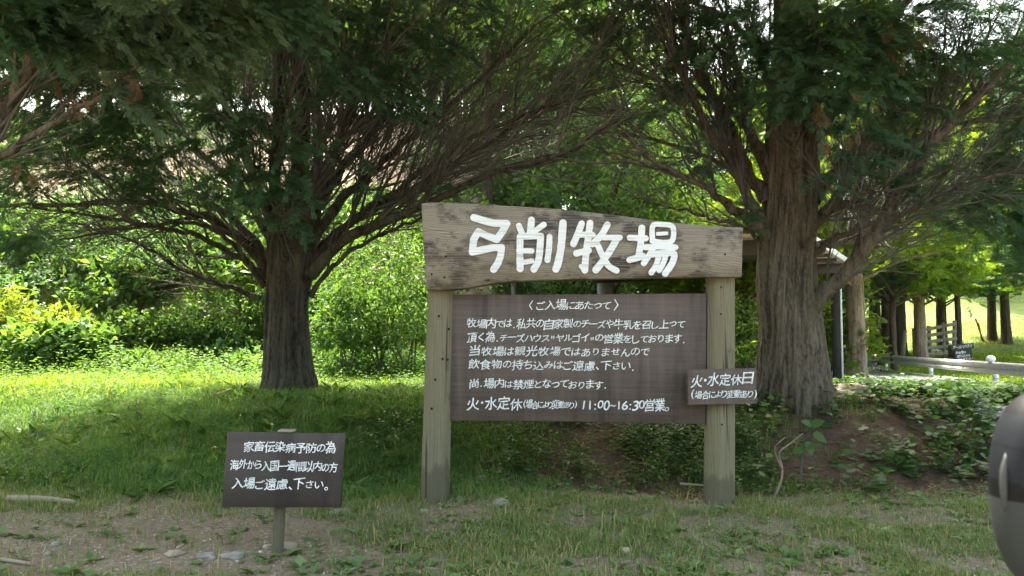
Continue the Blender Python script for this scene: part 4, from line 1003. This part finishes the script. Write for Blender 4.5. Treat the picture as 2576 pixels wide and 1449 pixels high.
shrub(1868, 880, 13.0, (.5, .5, .7), 260, .12, LFN, G3B, 'roadside_bush', 'green bush between the right signboard post and the thick trunk')
con(1720, 22.0, 'bush', 1.3, 2.0, 'young bright conifer seen in the gap above the notice panel')
con(2010, 27.0, 'dark', .9, 2.6, 'dark conifer hidden mostly by the thick trunk')
con(2412, 36.0, 'slim', 1.15, 1.0, 'broad bright tipped conifer spreading over the tilted board sign')
con(2250, 25.0, 'slim', .85, 3.3, 'bright yellow green conifer right of the pale trunked one')

# ------------------------------------------------------------------ ground cover
def scatter(n, xlo, xhi, ylo, yhi, dens, s=0):
    x = RS.uniform(xlo, xhi, n); y = RS.uniform(ylo, yhi, n); k = (RS.uniform(size=n) < dens(x, y)) & (np.abs(x) < .80 * y + .8)
    x, y = x[k], y[k]; return np.stack([x, y, H(x, y)], -1)
def patch(x, y, f, s, lo, hi): return sst(lo, hi, fbm(x * f, y * f, 0, s, 3))
def blades(O, hgt, wid, lean=.5):
    n = len(O); h = hgt * RS.uniform(.45, 1.3, n); a = RS.uniform(0, 2 * np.pi, n); d = np.stack([np.cos(a), np.sin(a), 0 * a], -1)
    sd = np.stack([-d[:, 1], d[:, 0], 0 * a], -1); b = RS.uniform(.15, lean * 2, n)[:, None]; w_ = (wid * RS.uniform(.6, 1.3, n))[:, None]
    up = np.array([0, 0, 1.])[None] * h[:, None]
    p1 = O + up * .55 + d * b * h[:, None] * .22; p2 = O + up * (1 - .25 * b) + d * b * h[:, None] * .8
    V = np.stack([O - sd * w_, O + sd * w_, p1 + sd * w_ * .8, p1 - sd * w_ * .8, p2], 1).reshape(-1, 3)
    k = np.arange(n)[:, None] * 5
    return V, k + np.array([[0, 1, 2, 3]]), k + np.array([[3, 2, 4]])
def blade_obj(name, O, hgt, wid, mat, label, lean=.5):
    V, q, t = blades(O, hgt, wid, lean); return tag(link(name, mesh_np(name, V, [q, t], mat)), label, 'grass', kind='stuff')
# foreground turf, patchy
def d_front(x, y):
    right = sst(-1.6, -.2, x + .5 * fbm(x, y, 0, 31)) * sst(6.9, 6.2, y)
    strip = sst(5.3, 5.9, y) * sst(7.2, 6.6, y) * sst(.5, -1.0, x)
    base = np.maximum(right * .75, strip * .7)
    near = sst(4.6, 4.0, y) * .5
    return np.clip(np.maximum(base, near), .07, 1) * (.15 + .85 * patch(x, y, 2.2, 40, -.05, .14))
O = scatter(260000, -4.5, 5.5, 3.3, 7.2, d_front)
blade_obj('turf', O, .055, .0026, G4D, 'short patchy grass on the trodden soil in front of the signboard', .8)
O = scatter(14000, -4.5, 5.5, 3.3, 7.0, lambda x, y: d_front(x, y) * patch(x, y, 1.7, 44, .02, .14))
blade_obj('tall_grass', O, .13, .0036, G4D, 'taller loose grass tufts on the trodden soil', .7)
# left slope grass and lit strip
O = scatter(330000, -11, .9, 6.1, 10.6, lambda x, y: np.clip(sst(6.1, 7.0, y) * sst(.8, -1.2, x), 0, 1) * (.25 + .75 * patch(x, y, 1.6, 50, -.14, .06)))
blade_obj('slope_grass', O, .10, .0036, G4S, 'shaded green grass on the slope left of the signboard', .9)
O = scatter(170000, -13, 2.5, 9.6, 15.5, lambda x, y: np.clip(sst(9.4, 10.4, y), 0, 1) * (.3 + .7 * patch(x, y, 1.1, 52, -.15, .05)))
blade_obj('lit_grass', O, .13, .0065, G4, 'bright sunlit grass strip below the bushes', .8)
O = scatter(16000, 1.2, 8, 6.7, 9.8, lambda x, y: patch(x, y, 1.4, 55, -.02, .12) * .8)
blade_obj('bank_grass', O, .11, .0036, G4S, 'thin grass tufts on the brown needle strewn bank', .9)
# lawn beyond the lane
O = scatter(260000, 9, 48, 10, 62, lambda x, y: sst(.25, .8, x - road_edge(y)) * np.clip(24 / y, .3, 1) ** 1.0)
blade_obj('lawn', O, .13, .017, G4, 'sunlit mown lawn beyond the guard rail', .9)
O = scatter(30000, 3.2, 9.6, 10.2, 24, lambda x, y: sst(-4.0, -4.9, x - road_edge(y)) * .9)
blade_obj('verge_grass', O, .2, .007, G4, 'rough grass verge on the near side of the lane', .8)

def rosettes(O, leaves, size, proto, up=.5):
    n = len(O); a = RS.uniform(0, 2 * np.pi, (n, leaves)); el = RS.uniform(.05, up, (n, leaves))
    D = np.stack([np.cos(a), np.sin(a), el * 1.4], -1); NN = np.array([0, 0, 1.]) - D * .4 + .2 * RS.normal(size=(n, leaves, 3))
    OO = np.repeat(O[:, None], leaves, 1) + D * [.012, .012, .0]
    S = (size * RS.uniform(.5, 1.4, n))[:, None] * RS.uniform(.6, 1.2, (n, leaves))
    return place(proto, OO.reshape(-1, 3), D.reshape(-1, 3), NN.reshape(-1, 3), S.reshape(-1))
def stemmed(O, hgt, leaves, size, proto):
    """upright weeds: leaves in whorls up a thin stem"""
    n = len(O); h = hgt * RS.uniform(.5, 1.4, n); t = (np.arange(leaves) + 1) / leaves
    ln_ = RS.normal(size=(n, 3)) * [.25, .25, 0]
    OO = O[:, None] + (np.array([0, 0, 1.])[None, None] + ln_[:, None] * t[None, :, None]) * (h[:, None] * t[None])[..., None]
    a = RS.uniform(0, 2 * np.pi, (n, 1)) + np.arange(leaves)[None] * 2.4; D = np.stack([np.cos(a), np.sin(a), RS.uniform(-.2, .5, a.shape)], -1)
    NN = np.array([0, 0, 1.]) + .4 * RS.normal(size=(n, leaves, 3)); S = size * RS.uniform(.6, 1.3, (n, leaves)) * (1.15 - .5 * t)[None]
    return place(proto, OO.reshape(-1, 3), D.reshape(-1, 3), NN.reshape(-1, 3), S.reshape(-1))
wd = Acc(); fw = Acc()
O = scatter(2600, -4, 5.2, 3.3, 7.0, lambda x, y: .10 + .6 * patch(x, y, 1.4, 60, 0, .14) * sst(-2, 0, x) + .3 * sst(4.7, 4.1, y)); fw.add(*rosettes(O, 7, .075, LF, .5))
O = scatter(2600, -4, 5.2, 3.3, 7.2, lambda x, y: .1 + .7 * patch(x, y, 2.1, 61, 0, .12)); fw.add(*stemmed(O, .07, 6, .035, LF))
O = scatter(9000, -10, 1.4, 6.3, 10.4, lambda x, y: sst(6.2, 7.2, y) * (.25 + .75 * patch(x, y, 1.2, 62, -.1, .1)) * sst(1.6, -.6, x)); wd.add(*stemmed(O, .13, 7, .05, LFN))
O = scatter(6500, -1.5, 7.5, 6.6, 10.0, lambda x, y: .05 + .75 * patch(x, y, 1.3, 63, .03, .15)); wd.add(*stemmed(O, .14, 7, .06, LF))
O = scatter(2200, -.8, 2.4, 6.8, 8.8, lambda x, y: sst(6.8, 7.1, y) * (.08 + .9 * patch(x, y, 1.7, 64, .02, .12))); wd.add(*stemmed(O, .22, 9, .08, LFN))
O = scatter(1500, 2.0, 7.5, 6.7, 9.0, lambda x, y: .06 + .8 * patch(x, y, 1.6, 65, .0, .14)); wd.add(*stemmed(O, .20, 6, .10, LFH))
O = scatter(900, -10, -1, 6.2, 9.8, lambda x, y: .5 + 0 * x); wd.add(*rosettes(O, 6, .17, LFN, .9))
tag(link('weeds', wd.me('weeds', G5)), 'small broad leaved weeds and creepers over the shaded ground', 'weeds', kind='stuff')
tag(link('front_weeds', fw.me('front_weeds', G5F)), 'light green rosette weeds and clover on the trodden soil in front', 'weeds', kind='stuff')
lw = Acc()
O = scatter(9000, -13, 2.5, 9.9, 15, lambda x, y: sst(9.6, 10.6, y) * (.2 + .8 * patch(x, y, .9, 66, -.08, .08))); lw.add(*stemmed(O, .2, 7, .075, LFN))
O = scatter(5200, -13, 2.2, 11.0, 13.8, lambda x, y: sst(11.0, 13.4, y + .9 * fbm(x * .9, y * .9, 0, 68)) * (.1 + .9 * patch(x, y, .8, 67, -.08, .10))); lw.add(*stemmed(O, .36, 11, .085, LF))
O = scatter(1600, -13, 2.2, 11.0, 13.6, lambda x, y: sst(11.2, 13, y) * patch(x, y, .9, 69, .0, .10)); lw.add(*stemmed(O, .5, 12, .11, LFN))
tag(link('lit_weeds', lw.me('lit_weeds', G3)), 'sunlit weeds mixed into the bright grass strip', 'weeds', kind='stuff')
# leafy hedge-like cover along the crest, right
kz = Acc()
O = scatter(9000, 3.9, 9.5, 8.0, 11.2, lambda x, y: sst(9.0, 9.5, y + .12 * (x - 5) ) * sst(11.2, 10.4, y) * sst(3.8, 4.6, x) * (.4 + .6 * patch(x, y, 1.0, 70, -.1, .08)))
kz.add(*stemmed(O, .15, 7, .12, LFH)); O = scatter(900, 4.2, 9, 9.5, 10.8, lambda x, y: .6 + 0 * x); kz.add(*stemmed(O, .20, 8, .11, LFN))
tag(link('creeper_bank', kz.me('creeper_bank', G5)), 'dark large leaved creeper along the crest of the mound before the lane', 'creeper', kind='stuff')

# dry needles, twigs, pebbles
def litter(O, l, wd_, fl=.12):
    n = len(O); a = RS.uniform(0, 2 * np.pi, n); D = np.stack([np.cos(a), np.sin(a), RS.normal(size=n) * fl], -1)
    pr_ = (np.array([[-.5, -.5, 0], [.5, -.4, .05], [.5, .4, .05], [-.5, .5, 0]]), np.array([[0, 1, 2, 3]]))
    D = nrm(D); B = nrm(np.cross([0, 0, 1.], D)); Nz = np.cross(D, B); S = l * RS.uniform(.4, 1.5, n)
    V = (O + [0, 0, .006])[:, None] + pr_[0][None, :, 0:1] * D[:, None] * S[:, None, None] + pr_[0][None, :, 1:2] * B[:, None] * wd_ + pr_[0][None, :, 2:3] * Nz[:, None] * S[:, None, None] * .3
    return V.reshape(-1, 3), np.array([[0, 1, 2, 3]]) + np.arange(n)[:, None] * 4
lt = Acc()
O = scatter(80000, -1.5, 7.5, 6.3, 10.4, lambda x, y: .25 + .75 * zone_duff(x, y)); lt.add(*litter(O, .06, .005))
O = scatter(26000, -4.5, 5.5, 3.3, 7.0, lambda x, y: .35 + .6 * patch(x, y, 2, 72, -.05, .1)); lt.add(*litter(O, .045, .0035, .06))
O = scatter(1600, -4.5, 6.5, 3.6, 9.6, lambda x, y: .6 + 0 * x); lt.add(*litter(O, .16, .010, .2))
tag(link('dry_litter', lt.me('dry_litter', LIT)), 'fallen brown cypress needles and bits of twig', 'leaf litter', kind='stuff')
ico = np.array([[math.cos(a) * math.cos(e), math.sin(a) * math.cos(e), math.sin(e)] for e in (-.7, .7) for a in np.arange(5) / 5 * 2 * np.pi + (0 if e < 0 else .63)] + [[0, 0, -1], [0, 0, 1]])
icf = np.array([[k, (k + 1) % 5, 5 + k] for k in range(5)] + [[(k + 1) % 5, 5 + (k + 1) % 5, 5 + k] for k in range(5)] + [[10, (k + 1) % 5, k] for k in range(5)] + [[11, 5 + k, 5 + (k + 1) % 5] for k in range(5)])
O = scatter(15000, -4.5, 5.5, 3.3, 6.8, lambda x, y: (.2 + .8 * sst(.6, -1.4, x)) * (.3 + .7 * patch(x, y, 1.6, 75, -.1, .1)))
n = len(O); S = .006 * RS.uniform(.5, 1.0, n) ** 1 * (1 + 2.2 * RS.rand(n) ** 9)
V = O[:, None] + ico[None] * (S[:, None] * RS.uniform(.6, 1.3, (n, 3)))[:, None] * [1, 1, .7]
pbm = N('pebble'); pbm.col(pbm.ramp(pbm.n('NewGeometry').outputs['Random Per Island'], [(0, (.13, .11, .09)), (.6, (.26, .225, .185)), (.95, (.36, .33, .28)), (1, (.52, .49, .44))])); pbm.set(.9, .2)
tag(link('pebbles', mesh_np('pebbles', V.reshape(-1, 3), (icf[None] + np.arange(n)[:, None, None] * 12).reshape(-1, 3), pbm.m)), 'loose small pebbles on the bare track', 'gravel', kind='stuff')

# single stones
def stone(px, py, r, mat, label, sq=.55, seed=0):
    """stone whose foot shows at (px,py); r in metres"""
    best = min(np.arange(3.6, 11, .02), key=lambda Y: abs(P(px, py, Y)[2] - float(H(P(px, py, Y)[0], Y)))); c = P(px, py, best); c[2] = float(H(c[0], best)) + r * sq * .35
    uu, vv = np.meshgrid(np.linspace(0, 2 * np.pi, 18, endpoint=False), np.linspace(-np.pi / 2, np.pi / 2, 11))
    d = np.stack([np.cos(uu) * np.cos(vv), np.sin(uu) * np.cos(vv), np.sin(vv)], -1).reshape(-1, 3)
    k = 1 + 1.3 * fbm(d[:, 0] * 1.7 + seed, d[:, 1] * 1.4, d[:, 2] * 1.4, 77 + seed, 3); d = np.sign(d) * np.abs(d) ** .85 * k[:, None]
    V = d * [r * 1.25, r * .95, r * sq]; ix = np.arange(18 * 11).reshape(11, 18); jx = np.roll(ix, -1, 1)
    me = mesh_np('stone', V, [np.stack([ix[:-1], jx[:-1], jx[1:], ix[1:]], -1).reshape(-1, 4)], mat, True)
    o = link('stone', me); o.location = c; o.rotation_euler = (0, 0, seed); tag(o, label, 'stone')
stone(143, 1369, .028, STONE, 'white flat stone lying on the bare track at the far left', .5, 1)
stone(119, 1396, .022, STONE, 'smaller whitish pebble stone just below the white flat stone', .6, 2)
stone(727, 1378, .045, STONEB, 'beige stone against the stake of the small sign', .5, 3)
stone(676, 1378, .026, STONEB, 'small reddish stone left of the small sign stake', .7, 4)
stone(520, 1402, .055, STONE, 'half buried grey rock in the track below the small sign', .3, 5)
stone(585, 1402, .060, STONE, 'broad low rock in the track nearer the small sign stake', .3, 6)
stone(440, 1395, .045, STONEB, 'flat brownish rock left of the half buried grey rock', .3, 7)
stone(1262, 1272, .062, STONE, 'pale greenish stone lying in grass below the notice panel', .55, 8)
stone(1066, 1288, .024, STONE, 'little cream stone at the foot of the left signboard post', .7, 9)
stone(1573, 1392, .026, STONEB, 'small tan stone sticking up in the front grass', 1.0, 10)
stone(1210, 1206, .05, STONEB, 'dull stone on the dark slope under the notice panel', .6, 11)
stone(2125, 1000, .20, STONEB, 'large yellowish rock beside the roots of the thick trunked cypress', .6, 12)
stone(860, 1290, .07, STONE, 'long grey stone to the right of the small sign', .25, 13)
# sticks
def stick(spec, r, label, mat=LOG):
    pts = []
    for px, py, Y, dz in spec: p = P(px, py, Y); p[2] = float(H(p[0], Y)) + dz; pts.append(p)
    m = MB(); m.tube(spline(pts, 12), np.linspace(r, r * .7, 12), 8); tag(link('fallen_stick', m.me('fallen_stick', mat, True)), label, 'stick')
stick([(20, 1262, 6.1, .03), (110, 1270, 6.05, .035), (190, 1274, 6.0, .03)], .03, 'thick pale dead branch lying at the edge of the grass, far left')
stick([(-20, 1405, 4.55, .012), (40, 1412, 4.5, .012), (80, 1418, 4.46, .012)], .014, 'thin pale stick on the track in the bottom left corner')
stick([(1710, 1180, 6.9, .04), (1770, 1182, 6.85, .05)], .012, 'short straw coloured stick left of the right signboard post')
stick([(545, 972, 9.0, .06), (585, 965, 9.2, .07)], .02, 'pale stick in the shaded slope left of the cypress trunk')
# bare leaning branch and broad-leaved sapling beside the right post
Yb = 6.55; t = thing('leaning_branch', (P(1950, 1250, Yb)[0], Yb, float(H(P(1950, 1250, Yb)[0], Yb))), 'crooked bare grey branch stuck upright in the soil right of the right post', 'branch')
m = MB(); A = [P(1935, 1252, Yb), P(1962, 1218, Yb), P(1968, 1180, Yb), P(1960, 1140, Yb), P(1985, 1118, Yb + .05), P(2020, 1090, Yb + .1)]; A[0][2] -= .08
m.tube(spline(A, 22), np.linspace(.012, .004, 22), 8); m.tube(spline([P(1968, 1180, Yb), P(1948, 1130, Yb), P(1975, 1100, Yb)], 8), np.linspace(.010, .004, 8), 6)
link('stem', m.me('stem', TWIGP, True), t)
t = thing('sapling', (P(2030, 1200, 7.0)[0], 7.0, float(H(P(2030, 1200, 7.0)[0], 7.0))), 'thin sapling with a few large oval leaves right of the right post', 'plant')
m = MB(); A = [P(2010, 1190, 7.0), P(2020, 1130, 7.0), P(2040, 1070, 6.95)]; A[0][2] = float(H(A[0][0], 7.0)) - .05
m.tube(spline(A, 10), np.linspace(.010, .004, 10), 6); link('stem', m.me('stem', TWIG), t)
for px, py, dx, dz, s_ in ((2040, 1072, .6, .35, .13), (2042, 1070, -.7, .3, .12), (2045, 1090, .8, -.5, .14), (2030, 1110, .3, -.9, .13), (2020, 1130, -.8, -.2, .11), (2025, 1120, .9, .1, .12)):
    p = P(px, py, 6.97); Vv, Ff = place((LFH[0], LFH[1]), p[None], np.array([[dx, -.3, dz]]), np.array([[.1, -.7, .7]]), np.array([s_])); link('leaf', mesh_np('leaf', Vv, [Ff], G5), t)
bpy.data.objects.remove(_fo); bpy.data.curves.remove(_fc)
